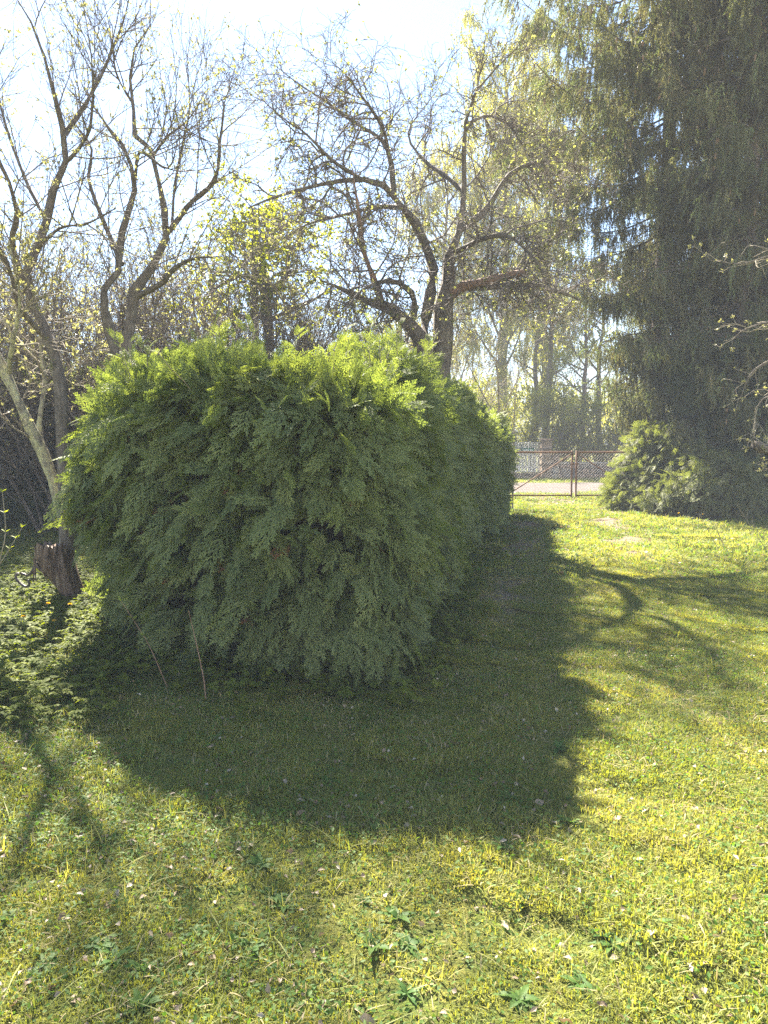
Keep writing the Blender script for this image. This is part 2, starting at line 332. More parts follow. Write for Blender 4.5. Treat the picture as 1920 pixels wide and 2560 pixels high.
# ------------------------------------------------------------------ ground, road
xs = np.concatenate([[-400, -150, -60, -30, -20], np.arange(-14, 14.01, 0.16), [20, 30, 60, 150, 400]])
ys = np.concatenate([[-150, -40, -15], np.arange(-6, 21.01, 0.16), np.arange(21.5, 24, 0.5), [26, 30, 36, 50, 80, 150, 400, 900]])
XX, YY = np.meshgrid(xs, ys); ZZ = ground_z(XX, YY)
g = Geo(); nx, ny = len(xs), len(ys)
ii = (np.arange(ny - 1)[:, None] * nx + np.arange(nx - 1)[None, :]).ravel()
g.add(np.stack([XX, YY, ZZ], -1), np.stack([ii, ii + 1, ii + 1 + nx, ii + nx], -1))
gme = g.mesh('ground', ground_material())
a = gme.attributes.new('bare', 'FLOAT', 'POINT'); a.data.foreach_set('value', track_mask(XX, YY).ravel().astype(np.float32))
ob('ground', gme, kind='structure')
g = Geo()
rx = np.linspace(-60, 80, 60); e0 = 23.3 + 0.12 * noise2(rx, rx * 0, 0.8); e1 = 29.8 + 0.1 * noise2(rx, rx * 0, 0.9, 7)
V = np.concatenate([np.stack([rx, e0, rx * 0 + 0.006], -1), np.stack([rx, (e0 + e1) / 2, rx * 0 + 0.05], -1), np.stack([rx, e1, rx * 0 + 0.006], -1)])
n = len(rx); q = np.arange(n - 1)
g.add(V, np.concatenate([np.stack([q, q + 1, q + 1 + n, q + n], -1), np.stack([q + n, q + 1 + n, q + 1 + 2 * n, q + 2 * n], -1)]))
ob('road', g.mesh('road', M['asphalt']), kind='structure')

# ------------------------------------------------------------------ foliage prototypes
def thuja_spray(name, sd, mat, n_side=9, sub=4, droop=0.35, wid=0.026):
    r = np.random.default_rng(sd); g = Geo(); Q = []
    def zc(y, x): return -droop * y * y - 0.25 * x * x
    def strip(p, q, w):                       # tapered flat strip p->q in the xy-plane
        d = (q - p); L = np.linalg.norm(d); sd_ = np.array([-d[1], d[0]]) / (L + 1e-6) * w / 2
        a, b, c, e = p + sd_ * 0.8, p - sd_ * 0.8, (p + q * 2) / 3 - sd_, (p + q * 2) / 3 + sd_
        t = q; tl = r.uniform(-.7, .7) * w / 2
        vs = [np.array([v[0], v[1], zc(v[1], v[0]) + z]) for v, z in ((a, tl), (b, -tl), (c, 0.004 - tl), (t, 0), (e, 0.004 + tl))]
        g.add(vs, [[0, 1, 2, 4]]); g.F.append(np.array([[4, 2, 3]]) + g.n - 5); g.V.append(np.zeros((0, 3))); g.M.append(0)
    pts = [np.array([0.0, 0.0])]
    for k in range(4): pts.append(pts[-1] + np.array([r.normal(0, 0.02), 0.25]))
    for k in range(4): strip(pts[k], pts[k + 1] + (pts[k + 1] - pts[k]) * 0.1, wid * (1.1 - k * 0.15))
    for k in range(n_side):
        y = 0.12 + 0.86 * k / n_side
        f = y * 4; i = min(int(f), 3); base = pts[i] + (pts[i + 1] - pts[i]) * (f - i)
        for sgn in (-1, 1):
            yb = base + np.array([0, 0.04 * (sgn > 0)])
            L = (0.31 * math.sin(min(1, 0.35 + y * 0.55) * math.pi * 0.93) + 0.06) * r.uniform(0.8, 1.15)
            an = math.radians(r.uniform(36, 50)) * sgn
            d = np.array([math.sin(an), math.cos(an)]); mid = yb + d * L * 0.5
            d2 = np.array([math.sin(an * 0.8), math.cos(an * 0.8)]); tip = mid + d2 * L * 0.5
            strip(yb, mid + d * 0.01, wid * 0.95); strip(mid, tip, wid * 0.9)
            ns = max(2, int(sub * L / 0.31))
            for j in range(ns):
                t = (j + 0.8) / (ns + 0.6); b0 = yb + (mid - yb) * min(1, t * 2) + (tip - mid) * max(0, t * 2 - 1)
                for s2 in (-1, 1):
                    if r.random() < 0.12: continue
                    a2 = an + s2 * math.radians(r.uniform(34, 46)); l2 = L * 0.32 * (1.1 - t * 0.6)
                    strip(b0, b0 + np.array([math.sin(a2), math.cos(a2)]) * l2, wid * 0.85)
    return g
TH_G = [thuja_spray('thuja_spray', 20 + i, None, 9 + i % 2, 4, (0.25, 0.45, 0.6, 0.1)[i]) for i in range(4)]
TH = [q.mesh('thuja_spray_%s' % 'abcd'[i], M['thuja'], False) for i, q in enumerate(TH_G)]
TH_P = [q.pack() for q in TH_G]
TS_P = [thuja_spray('small', 30 + i, None, 6, 2, 0.3, 0.042).pack() for i in range(2)]
def axes_of(d, n):
    y = nrm(d); x = nrm(np.cross(y, n)); return x, y, np.cross(x, y)
def thuja_cluster(name, sd, mats, packs, n, rad, s0, s1, top, depth=0.26, brown=0.0):
    """a bunch of sprays; local +Z points out of the hedge, local +Y up the wall"""
    r = np.random.default_rng(sd); g = Geo()
    a = r.uniform(0, 6.28, n); rr = rad * np.sqrt(r.random(n)); p = np.stack([rr * np.cos(a), rr * np.sin(a), -depth * r.random(n) ** 1.4 + .03], -1)
    Z = np.array([0, 0, 1.0]); U = np.array([0, 1.0, 0])
    if top: d = nrm(Z * 1.0 + r.normal(size=(n, 3)) * 0.55); up = nrm(r.normal(size=(n, 3)) + Z * .4)
    else: d = nrm(Z * .8 - U * .6 * r.uniform(-.2, 1.3, (n, 1)) + r.normal(size=(n, 3)) * .55); up = nrm(Z * .7 + U * .75 + r.normal(size=(n, 3)) * .5)
    X, Yv, Zv = axes_of(d, up); pk = r.integers(0, len(packs), n); sc = r.uniform(s0, s1, n); br = r.random(n) < brown
    for k in range(len(packs)):
        for b in (False, True):
            q = (pk == k) & (br == b)
            if q.any(): g.stamp(packs[k], X[q], Yv[q], Zv[q], p[q], sc[q], int(b))
    return g.mesh(name, mats, smooth=False)
TM = [M['thuja'], M['thuja_brown']]
CW = [thuja_cluster('thuja_bunch_%s' % 'abcdef'[i], 200 + i, TM, TH_P, 10, .2, .15, .30, False, depth=.28, brown=.035) for i in range(6)]
CB = [thuja_cluster('browned_thuja_bunch', 240, TM, TH_P, 9, .2, .14, .28, False, depth=.3, brown=.5)]
CT = [thuja_cluster('thuja_top_bunch_%s' % 'abcd'[i], 210 + i, TM, TH_P, 9, .2, .16, .3, True, brown=.015) for i in range(4)]
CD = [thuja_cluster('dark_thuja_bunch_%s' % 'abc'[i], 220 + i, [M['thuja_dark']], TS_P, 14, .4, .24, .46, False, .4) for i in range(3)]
CP = [thuja_cluster('pale_thuja_bunch_%s' % 'abc'[i], 230 + i, [M['thuja_pale']], TS_P, 16, .34, .18, .34, i == 2, .4) for i in range(3)]

def tuft(name, sd, mat, nb, h0, h1, w, spread, lean=0.5):
    r = np.random.default_rng(sd); g = Geo()
    K = 4
    th = r.uniform(0, 6.28, nb); rr = spread * np.sqrt(r.uniform(0, 1, nb)); h = r.uniform(h0, h1, nb); ln = np.abs(r.normal(0, lean, nb)) * h; la = th + r.normal(0, 1.2, nb)
    b = np.stack([rr * np.cos(th), rr * np.sin(th), np.zeros(nb)], -1)
    t = np.arange(K) / (K - 1)
    C = b[:, None, :] + np.stack([np.cos(la)[:, None] * ln[:, None] * t ** 2, np.sin(la)[:, None] * ln[:, None] * t ** 2, h[:, None] * (t - 0.25 * t ** 2 * (ln / h)[:, None])], -1)
    sdv = np.stack([-np.sin(la + r.normal(0, .6, nb)), np.cos(la), np.zeros(nb)], -1)
    wd = w * r.uniform(0.7, 1.3, nb)[:, None] * np.array([0.8, 1, 0.8, 0.12])
    V = np.stack([C - sdv[:, None] * wd[..., None] / 2, C + sdv[:, None] * wd[..., None] / 2], 2)
    i = np.arange(nb)[:, None] * K * 2; k = np.arange(K - 1)[None] * 2; a = (i + k).ravel()
    g.add(V, np.stack([a, a + 1, a + 3, a + 2], -1))
    return g.mesh(name, mat, smooth=True)
def blades(r, g, C, nb, h0, h1, w, spread, lean, m):
    """nb curved blades round each centre in C"""
    K = 4; n = len(C) * nb; base = np.repeat(C, nb, 0)
    th = r.uniform(0, 6.28, n); rr = spread * np.sqrt(r.uniform(0, 1, n)); h = r.uniform(h0, h1, n) * np.repeat(r.uniform(.6, 1.25, len(C)), nb); ln = np.minimum(np.abs(r.normal(0, lean, n)), 2.2) * h; la = th + r.normal(0, 1.2, n)
    b = base + np.stack([rr * np.cos(th), rr * np.sin(th), np.zeros(n)], -1); t = np.arange(K) / (K - 1)
    P_ = b[:, None, :] + np.stack([np.cos(la)[:, None] * ln[:, None] * t ** 2, np.sin(la)[:, None] * ln[:, None] * t ** 2, h[:, None] * (t - 0.25 * t ** 2 * np.minimum(ln / h, 2)[:, None])], -1)
    sv = np.stack([-np.sin(la + r.normal(0, .6, n)), np.cos(la), np.zeros(n)], -1); wd = w * r.uniform(0.7, 1.3, n)[:, None] * np.array([0.8, 1, 0.8, 0.12])
    V = np.stack([P_ - sv[:, None] * wd[..., None] / 2, P_ + sv[:, None] * wd[..., None] / 2], 2)
    a = (np.arange(n)[:, None] * K * 2 + np.arange(K - 1)[None] * 2).ravel(); g.add(V, np.stack([a, a + 1, a + 3, a + 2], -1), m)
def disc(r, n, R): a = r.uniform(0, 6.28, n); q = R * np.sqrt(r.random(n)); return np.stack([q * np.cos(a), q * np.sin(a), np.full(n, -.004)], -1)
def lawn_patch(name, sd, ngrass, nmoss, ntall, nstraw, R=.33, hs=1.0, ws=1.0, nleaf=150):
    r = np.random.default_rng(sd); g = Geo()
    if ngrass: blades(r, g, disc(r, ngrass, R), 20, .010 * hs, .038 * hs, .003 * ws, .06, 1.0, 0)
    if nmoss: blades(r, g, disc(r, nmoss, R), 42, .007, .022, .0042, .055, 1.0, 1)
    if ntall: blades(r, g, disc(r, ntall, R), 12, .03 * hs, .10 * hs, .0036 * ws, .05, 1.15, 0)
    if nstraw: blades(r, g, disc(r, nstraw, R) + np.array([0, 0, .008]), 3, .02, .045, .0034, .05, 1.6, 2)
    if nleaf:
        n = nleaf; c = disc(r, n, R); c[:, 2] = r.uniform(.006, .035, n); d = nrm(np.stack([r.normal(size=n), r.normal(size=n), r.uniform(-.2, .7, n)], -1)); g.leaves(c, d, np.array([0, 0, 1.]) + r.normal(size=(n, 3)) * .35, r.uniform(.010, .026, n) * ws, r.uniform(.007, .014, n) * ws, 3, .15)
        n = nleaf // 14; c = disc(r, n, R); c[:, 2] = r.uniform(.006, .022, n); d = nrm(np.stack([r.normal(size=n), r.normal(size=n), r.normal(size=n) * .3], -1)); g.leaves(c, d, np.array([0, 0, 1.]) + r.normal(size=(n, 3)) * .5, r.uniform(.014, .038, n) * ws, r.uniform(.008, .022, n) * ws, 4, .3)
    return g.mesh(name, [M['grass'], M['moss'], M['straw'], M['weed'], M['dead']], smooth=True)
LP = [lawn_patch('lawn_patch_a', 300, 130, 110, 0, 22), lawn_patch('lawn_patch_b', 301, 90, 130, 1, 30, nleaf=260), lawn_patch('lawn_patch_c', 302, 60, 170, 0, 34),
      lawn_patch('lawn_patch_d', 303, 40, 190, 0, 40, nleaf=110), lawn_patch('lawn_patch_e', 304, 150, 70, 2, 16, nleaf=190), lawn_patch('bare_patch', 305, 9, 24, 0, 40, nleaf=110),
      lawn_patch('weedy_patch', 306, 110, 30, 6, 12, nleaf=420)]
FPA = [lawn_patch('far_patch_a', 310, 150, 0, 20, 30, .75, 1.2, 2.6, 200), lawn_patch('far_patch_b', 311, 190, 0, 40, 12, .75, 1.25, 2.6, 200), lawn_patch('far_bare_patch', 312, 26, 0, 2, 40, .75, 1.0, 2.6, 130)]

def broad_leaf(g, base, d, up, L, W, m=0, curl=0.15, nseg=4, tooth=0.0):
    """a leaf blade with a midrib fold, nseg quads per half"""
    d = nrm(np.asarray(d, float)); s = nrm(np.cross(d, np.asarray(up, float))); n = np.cross(s, d)
    t = np.linspace(0, 1, nseg + 1); w = W / 2 * np.sin(np.clip(t, 0.04, 1) ** 0.75 * math.pi) ** 0.85
    if tooth: w = w * (1 - tooth * (np.arange(nseg + 1) % 2))
    c = np.asarray(base, float) + d * (t * L)[:, None] - n * (curl * L * t ** 2)[:, None]
    Lf = c + s * w[:, None] + n * (w * 0.3)[:, None]; Rt = c - s * w[:, None] + n * (w * 0.3)[:, None]
    V = np.concatenate([Lf, c, Rt]); k = np.arange(nseg); N = nseg + 1
    g.add(V, np.concatenate([np.stack([k, k + 1, k + 1 + N, k + N], -1), np.stack([k + N, k + N + 1, k + 1 + 2 * N, k + 2 * N], -1)]), m)
def elder_plant(name, sd, hgt=0.16):
    r = np.random.default_rng(sd); g = Geo()
    for k in range(4):
        a = r.uniform(0, 6.28); h = hgt * r.uniform(0.5, 1.1); off = np.array([math.cos(a), math.sin(a), 0])
        top = off * h * 0.5 + np.array([0, 0, h])
        g.tubes(np.array([[[0, 0, 0], off * h * 0.2 + np.array([0, 0, h * .55]), top]]), np.array([[0.002, 0.0015, 0.001]]), 3)
        for j in (-1, 0, 1):
            b = a + j * 1.15; d = np.array([math.cos(b), math.sin(b), r.uniform(-0.25, 0.15)])
            st = top + d * 0.012
            for q in (-1, 0, 1):
                b2 = b + q * 0.75; d2 = np.array([math.cos(b2), math.sin(b2), d[2]])
                broad_leaf(g, st, d2, (r.normal(0, .15), r.normal(0, .15), 1), r.uniform(0.04, 0.06), r.uniform(0.024, 0.034), 0, 0.2, 3)
    return g.mesh(name, M['elder'], smooth=True)
EL = [elder_plant('ground_elder_plant_%s' % c, 110 + i) for i, c in enumerate('abc')]
def rosette(name, sd, n=9, L=0.14, W=0.05, rise=0.35, mat='weed'):
    r = np.random.default_rng(sd); g = Geo()
    for k in range(n):
        a = k * 2.4 + r.normal(0, .2); d = np.array([math.cos(a), math.sin(a), r.uniform(0.15, rise * 2)])
        broad_leaf(g, (0, 0, 0.005), d, (0, 0, 1), L * r.uniform(0.55, 1.1), W * r.uniform(.8, 1.2), 0, 0.35, 6, 0.25)
    return g.mesh(name, M[mat], smooth=True)
RO = [rosette('weed_rosette_a', 120), rosette('weed_rosette_b', 121, 7, 0.11, 0.045, 0.8), rosette('weed_rosette_c', 122, 8, 0.15, 0.045, 0.5)]
def dead_leaf(name, sd):
    r = np.random.default_rng(sd); g = Geo()
    d = np.array([0, 1, 0.1]); broad_leaf(g, (0, -0.03, 0.012), d, (r.normal(0, .3), 0, 1), 0.065, r.uniform(.03, .05), 0, r.uniform(-.5, .5), 5, 0.3)
    V = g.V[0]; V[:, 2] += 0.01 * np.sin(V[:, 0] * 90 + sd) + 0.006 * np.sin(V[:, 1] * 140); V[:, 2] -= V[:, 2].min() - 0.002
    return g.mesh(name, M['dead'], smooth=True)
DL = [dead_leaf('dry_leaf_%s' % c, 130 + i) for i, c in enumerate('abcd')]

def strand(name, sd, mat, L=1.0, n=150, nl=0.035, nw=0.011, sides=3):
    r = np.random.default_rng(sd); g = Geo(); paths = []
    z = np.linspace(0, -L, 6); sway = np.cumsum(r.normal(0, 0.015, (6, 2)), 0)
    paths.append(np.concatenate([sway, z[:, None]], 1))
    for k in range(sides):
        i = r.integers(1, 4); a = r.uniform(0, 6.28); l = L * r.uniform(0.25, 0.5); t = np.linspace(0, 1, 6)
        o = np.stack([np.cos(a) * 0.16 * t ** 0.6, np.sin(a) * 0.16 * t ** 0.6, -l * t ** 1.3], -1) * L
        paths.append(paths[0][i] + o)
    Pt = np.array(paths); g.tubes(Pt, np.repeat(np.array([[0.006, 0.005, 0.005, 0.004, 0.003, 0.002]]), len(Pt), 0), 3)
    N = n; pi = r.integers(0, len(Pt), N); pi[: N // 2] = 0
    f = r.uniform(0, 4.999, N); i = f.astype(int); b = Pt[pi, i] + (Pt[pi, i + 1] - Pt[pi, i]) * (f - i)[:, None]
    tan = nrm(Pt[pi, i + 1] - Pt[pi, i]); d = nrm(tan * 0.9 + nrm(np.cross(tan, r.normal(size=(N, 3)))) * 0.75)
    s = nrm(np.cross(d, r.normal(size=(N, 3)))) * nw / 2
    V = np.stack([b - s, b + s, b + d * nl], 1); q = np.arange(N)[:, None] * 3
    g.add(V, q + np.array([[0, 1, 2]]))
    return g
SS_P = [strand('spruce_strand', 140 + i, None, 1.0, 105, 0.085, 0.026, 2).pack() for i in range(3)]
def cone_geo():
    g = Geo(); t = np.linspace(0, 1, 6)
    g.tubes(np.stack([t * 0, t * 0, -t], -1)[None], (np.array([0.05, 0.14, 0.15, 0.13, 0.09, 0.02]))[None], 5); return g
CONE_P = cone_geo().pack()
def leaf_spray(name, sd, mat, n=12, L=0.06, W=0.04, ext=0.35, hang=True):
    r = np.random.default_rng(sd); g = Geo()
    t = np.linspace(0, 1, 5); c = np.stack([0.12 * np.sin(t * 2 + sd) * ext, 0.1 * t * ext, -t * ext if hang else t * ext], -1)
    g.tubes(c[None], np.linspace(0.004, 0.0015, 5)[None], 3, 1)
    f = r.uniform(0.1, 1, n); b = np.stack([np.interp(f, t, c[:, k]) for k in range(3)], -1)
    d = nrm(r.normal(size=(n, 3)) + np.array([0, 0, -0.8 if hang else 0.4]))
    g.leaves(b, d, r.normal(size=(n, 3)), r.uniform(0.6, 1.2, n) * L, r.uniform(0.6, 1.2, n) * W, 0)
    return g.mesh(name, [mat, M['twig']], smooth=False)
BI = [leaf_spray('birch_leaf_spray_%s' % c, 160 + i, M['birch'], 16, 0.085, 0.06, 0.9) for i, c in enumerate('ab')]
HZ = [leaf_spray('shrub_leaf_spray_%s' % c, 165 + i, M['hazel'], 16, 0.08, 0.055, 0.45, False) for i, c in enumerate('ab')]

# ------------------------------------------------------------------ hedge
def smooth_curve(pts, n):
    pts = np.asarray(pts, float); d = np.concatenate([[0], np.cumsum(np.linalg.norm(np.diff(pts, axis=0), axis=1))])
    t = np.linspace(0, d[-1], n)
    # Catmull-Rom through the points
    out = np.empty((n, pts.shape[1])); ext = np.vstack([2 * pts[0] - pts[1], pts, 2 * pts[-1] - pts[-2]])
    for k, tt in enumerate(t):
        i = min(max(np.searchsorted(d, tt, 'right') - 1, 0), len(pts) - 2); u = (tt - d[i]) / (d[i + 1] - d[i] + 1e-9)
        p0, p1, p2, p3 = ext[i], ext[i + 1], ext[i + 2], ext[i + 3]
        out[k] = 0.5 * (2 * p1 + (p2 - p0) * u + (2 * p0 - 5 * p1 + 4 * p2 - p3) * u * u + (3 * p1 - p0 - 3 * p2 + p3) * u ** 3)
    return out
class HedgeShape:
    """body along a plan axis: [(x, y, half_width, height)...], front end rounded"""
    def __init__(s, axis, bulge=0.12, nf=1.1):
        A = smooth_curve(axis, 60); s.A = A; s.bulge = bulge; s.nf = nf
        T = nrm(np.gradient(A[:, :2], axis=0)); R = np.stack([T[:, 1], -T[:, 0]], -1)
        right = A[:, :2] + R * A[:, 2:3]; left = A[:, :2] - R * A[:, 2:3]
        def capp(i, sgn):
            th = np.linspace(0, math.pi, 14)[1:-1]
            return np.array([A[i, :2] + (R[i] * math.cos(a) * (-1) * sgn - T[i] * math.sin(a) * sgn) * A[i, 2] for a in th])
        out = np.vstack([left[::-1], capp(0, 1), right, capp(-1, -1)])
        med = np.vstack([A[::-1, :2], np.repeat(A[:1, :2], 12, 0), A[:, :2], np.repeat(A[-1:, :2], 12, 0)])
        hh = np.concatenate([A[::-1, 3], np.repeat(A[0, 3], 12), A[:, 3], np.repeat(A[-1, 3], 12)])
        out = np.vstack([out, out[:1]]); med = np.vstack([med, med[:1]]); hh = np.append(hh, hh[0])
        s.out, s.med, s.h = out, med, hh
        s.S = np.concatenate([[0], np.cumsum(np.linalg.norm(np.diff(out, axis=0), axis=1))])
    @classmethod
    def from_plan(cls, outline, medial, heights, bulge, nf):
        """closed plan outline, middle line, and (y, height) stops"""
        s = cls.__new__(cls); s.bulge, s.nf = bulge, nf
        s.A = np.concatenate([smooth_curve(medial, 60), np.ones((60, 2))], 1)
        O = smooth_curve(np.vstack([outline, outline[:1]]), 160); D = np.linalg.norm(O[:, None] - s.A[None, :, :2], axis=2); k = D.argmin(1)
        s.A[:, 2] = D.min(0) ; s.out, s.med = O, s.A[k, :2]; s.h = np.interp(s.med[:, 1], *heights)
        s.S = np.concatenate([[0], np.cumsum(np.linalg.norm(np.diff(O, axis=0), axis=1))]); return s
    def at(s, sv, q, noisy=True, shrink=1.0):
        """sv arc length, q 0..1 up the wall and over the top"""
        ox = np.stack([np.interp(sv, s.S, s.out[:, k]) for k in (0, 1)], -1)
        mx = np.stack([np.interp(sv, s.S, s.med[:, k]) for k in (0, 1)], -1)
        h = np.interp(sv, s.S, s.h)
        r = np.interp(q, [0, 0.12, 0.35, 0.55, 0.68, 0.8, 0.9, 1.0], [0.90, 0.95, 1.0, 1.0, 0.95, 0.74, 0.38, 0.0])
        z = np.interp(q, [0, 0.12, 0.35, 0.55, 0.68, 0.8, 0.9, 1.0], [0.03, 0.16, 0.46, 0.76, 0.90, 0.975, 0.995, 1.0])
        p = np.concatenate([mx + (ox - mx) * r[:, None] * shrink, (z * h * (0.5 + 0.5 * shrink))[:, None]], -1)
        if noisy:
            w = nrm(np.concatenate([ox - mx, np.zeros((len(sv), 1))], -1))
            n1 = noise3(p, s.nf) * s.bulge + noise3(p, s.nf * 3.1) * s.bulge * 0.5
            up = np.clip((q - 0.5) * 2, 0, 1)[:, None]
            p = p + (w * (1 - up) + np.array([0, 0, 1.0]) * up) * n1[:, None]
            p[:, 2] = np.maximum(p[:, 2], 0.03)
        return p
    def sample(s, n, noisy=True, qp=None, keep=None):
        sv = uni(0, s.S[-1], n); q = uni(0, 1, n) if qp is None else qp
        p = s.at(sv, q, noisy)
        e = 0.02
        ds = s.at(sv + e, q, False) - s.at(sv - e, q, False); dq = s.at(sv, np.clip(q + 0.02, 0, 1), False) - s.at(sv, np.clip(q - 0.02, 0, 1), False)
        nn = nrm(np.cross(ds, dq)); return sv, q, p, nn
    def core(s, mat, name, shrink=0.8):
        ns, nq = 90, 12; sv, q = np.meshgrid(np.linspace(0, s.S[-1], ns), np.linspace(0, 1, nq), indexing='ij')
        p = s.at(sv.ravel(), q.ravel(), True, shrink)
        i = (np.arange(ns - 1)[:, None] * nq + np.arange(nq - 1)[None]).ravel()
        g = Geo(); g.add(p, np.stack([i, i + nq, i + nq + 1, i + 1], -1)); return g.mesh(name, mat, smooth=True)
def spray_pose(p, nn, q, jit=0.45, droop=0.75):
    n = len(p); top = np.clip((q - 0.55) * 3, 0, 1)[:, None]
    hor = nn.copy(); hor[:, 2] = 0; hor = nrm(hor)
    d = nrm(nn * 0.8 + (1 - top) * np.array([0, 0, -droop]) * uni(0.2, 1.3, n, 1) + top * np.array([0, 0, 0.7]) + rnd(n, 3) * jit)
    up = nrm(nn * 0.7 + np.array([0, 0, 1.0]) * 0.7 + rnd(n, 3) * 0.55)
    return frame_euler(d, up), d

seed(21)
HS = HedgeShape.from_plan(np.array([(-0.6, 9.6), (-1.6, 9.2), (-2.2, 8.4), (-2.62, 7.35), (-2.48, 6.5), (-2.02, 5.76), (-1.22, 5.08), (-.42, 4.7), (.0, 4.88), (.14, 5.6), (.36, 7), (.72, 8.7), (1.34, 11.5), (1.86, 13.5), (2.44, 16), (2.25, 16.5), (1.85, 16.2), (1.3, 14), (.7, 11.8), (.0, 10.2)]),
    np.array([(-1.75, 7.3), (-.75, 6.1), (-.4, 6.2), (-.15, 7.6), (.3, 9.2), (.98, 11.5), (1.6, 13.8), (2.12, 15.8)]), ([5, 6.5, 8, 9.5, 11.5, 13.5, 16], [2.06, 2.15, 2.25, 2.2, 2.1, 2.0, 1.85]), 0.13, 1.35)
hedge = thing('thuja_hedge', 'big rounded green thuja hedge standing between lawn and grassy drive', 'hedge', (0, 0, 0))
ob('dark_core', HS.core(M['core'], 'hedge_core', 0.78), hedge, kind='stuff')  # solid dark filler added to block light and read as shaded interior
N = 4300
sv, q, p, nn = HS.sample(N)
vis = (np.einsum('ij,ij->i', nn, nrm(np.array([0, 0, 1.6]) - p)) > -0.25) | (q > 0.62)
keep = (vis | (RNG.random(N) < 0.4)) & ((noise3(p, 2.6) > -1.05) | (q > .7)); sv, q, p, nn, vis = sv[keep], q[keep], p[keep], nn[keep], vis[keep]
p = p - nn * .06; p[:, 2] = np.maximum(p[:, 2], 0.1)
def wall_axes(nn):
    U = np.repeat(np.array([[0.02, 0.01, 1.0]]), len(nn), 0); y = nrm(U - nn * (U * nn).sum(1, keepdims=True)); a = rnd(len(nn), 1) * .25
    x = np.cross(y, nn); y2 = y * np.cos(a) + x * np.sin(a); return np.cross(y2, nn), y2, nn
top = (q > .62) & (nn[:, 2] > .35)
X, Yv, Z = wall_axes(nn); idx = np.where(top, 6 + RNG.integers(0, 4, len(p)), RNG.integers(0, 6, len(p)))
idx[(RNG.random(len(p)) < .0) & ~top] = 10
sc = uni(.68, 1.22, len(p)) * (1 + .2 * np.clip((p[:, 1] - 8) / 8, 0, 1))
scatter('foliage', p, euler_from_axes(X, Yv, Z), sc, CW + CT + CB, hedge, idx, kind='stuff')
# the 300 outermost sprays of the near end are separate parts
n = 2600; sv, q, p, nn = HS.sample(n, True, uni(.04, .7, n)); rot, d = spray_pose(p, nn, q); sc = uni(.16, .32, n)
vis = np.einsum('ij,ij->i', nn, nrm(np.array([0, 0, 1.6]) - p)) > .1
pick = np.where(vis & (p[:, 1] < 6.6))[0][:300]
for i in pick: ob('spray', TH[i % 4], hedge, tuple(p[i] + nn[i] * .02), tuple(rot[i]), float(sc[i]))
# upright leading shoots out of the top, clothed with sprays
n = 190
sv, q, p0, nn = HS.sample(n, True, uni(0.66, 1.0, n))
Ls = uni(0.18, 0.5, n) * (0.6 + 0.4 * (p0[:, 1] < 10))
dr = nrm(np.array([0.05, 0, 1.0]) + rnd(n, 3) * 0.22)
t = np.linspace(0, 1, 5)
C = (p0 - np.array([0, 0, 0.2]))[:, None] + dr[:, None] * ((Ls + 0.2)[:, None] * t)[..., None] + rnd(n, 5, 3) * 0.008
g = Geo(); g.tubes(C, np.repeat(np.linspace(0.007, 0.002, 5)[None], n, 0), 4)
ob('leading_shoot', g.mesh('hedge_shoots', M['twig_pale']), hedge, kind='stuff')
f = np.repeat(np.arange(n), 9); tt = uni(0.35, 1.0, len(f)); b = p0[f] - np.array([0, 0, 0.2]) + dr[f] * ((Ls[f] + 0.2) * tt)[:, None]
d = nrm(dr[f] * 1.0 + nrm(rnd(len(f), 3) * np.array([1, 1, .2])) * 0.75)
g = Geo(); X, Yv, Z = axes_of(d, nrm(rnd(len(f), 3) + dr[f])); g.stamp(TS_P[0], X, Yv, Z, b, uni(0.10, 0.19, len(f)) * (1.2 - 0.5 * tt))
ob('shoot_foliage', g.mesh('shoot_foliage', M['thuja'], False), hedge, kind='stuff')
# stems of the hedge at the soil
st = []
for k in range(16):
    yy = 5.6 + k * 0.66; ax = HS.A[np.argmin(abs(HS.A[:, 1] - yy))]
    b = np.array([ax[0] + RNG.normal(0, 0.15), ax[1], -0.1]); st.append(np.stack([b + np.array([RNG.normal(0, .04) * j, RNG.normal(0, .04) * j, 0.45 * j]) for j in range(5)]))
g = Geo(); g.tubes(np.array(st), np.repeat(np.linspace(0.06, 0.02, 5)[None], len(st), 0), 6)
ob('stem', g.mesh('hedge_stems', M['bark']), hedge, kind='stuff')

def far_hedge(name, axis, label, n, protos, bulge, s0, s1, seedn, droop=0.7):
    seed(seedn); H = HedgeShape(axis, bulge, 0.8)
    t = thing(name, label, 'hedge' if 'hedge' in name else 'bush')
    ob('dark_core', H.core(M['core'], name + '_core', 0.72), t, kind='stuff')  # same light-blocking dark filler, interior shade in its colour
    sv, q, p, nn = H.sample(n); p = p - nn * .1; p[:, 2] = np.maximum(p[:, 2], 0.12); X, Yv, Z = wall_axes(nn)
    scatter('foliage', p, euler_from_axes(X, Yv, Z), uni(s0, s1, n), protos, t, kind='stuff')
    return t
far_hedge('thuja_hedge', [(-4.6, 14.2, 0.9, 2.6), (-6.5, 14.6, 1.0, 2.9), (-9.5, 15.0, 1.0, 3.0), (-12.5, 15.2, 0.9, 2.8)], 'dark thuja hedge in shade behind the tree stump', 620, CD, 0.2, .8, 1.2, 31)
far_hedge('thuja_bush', [(6.65, 17.6, 0.7, 1.95), (7.05, 16.8, 0.75, 1.7), (7.45, 16.2, 0.55, 1.05)], 'pale yellow-green thuja bush beside the right gate leaf', 560, CP, 0.42, .6, 1.1, 32)
far_hedge('thuja_hedge', [(7.9, 17.6, 1.0, 3.5), (8.8, 17.0, 1.1, 3.3), (10.2, 16.3, 1.1, 3.2), (12.5, 15.8, 1.0, 3.0)], 'tall dark thuja hedge under the spruces beside the sunny lawn', 700, CD, 0.22, .8, 1.2, 33)

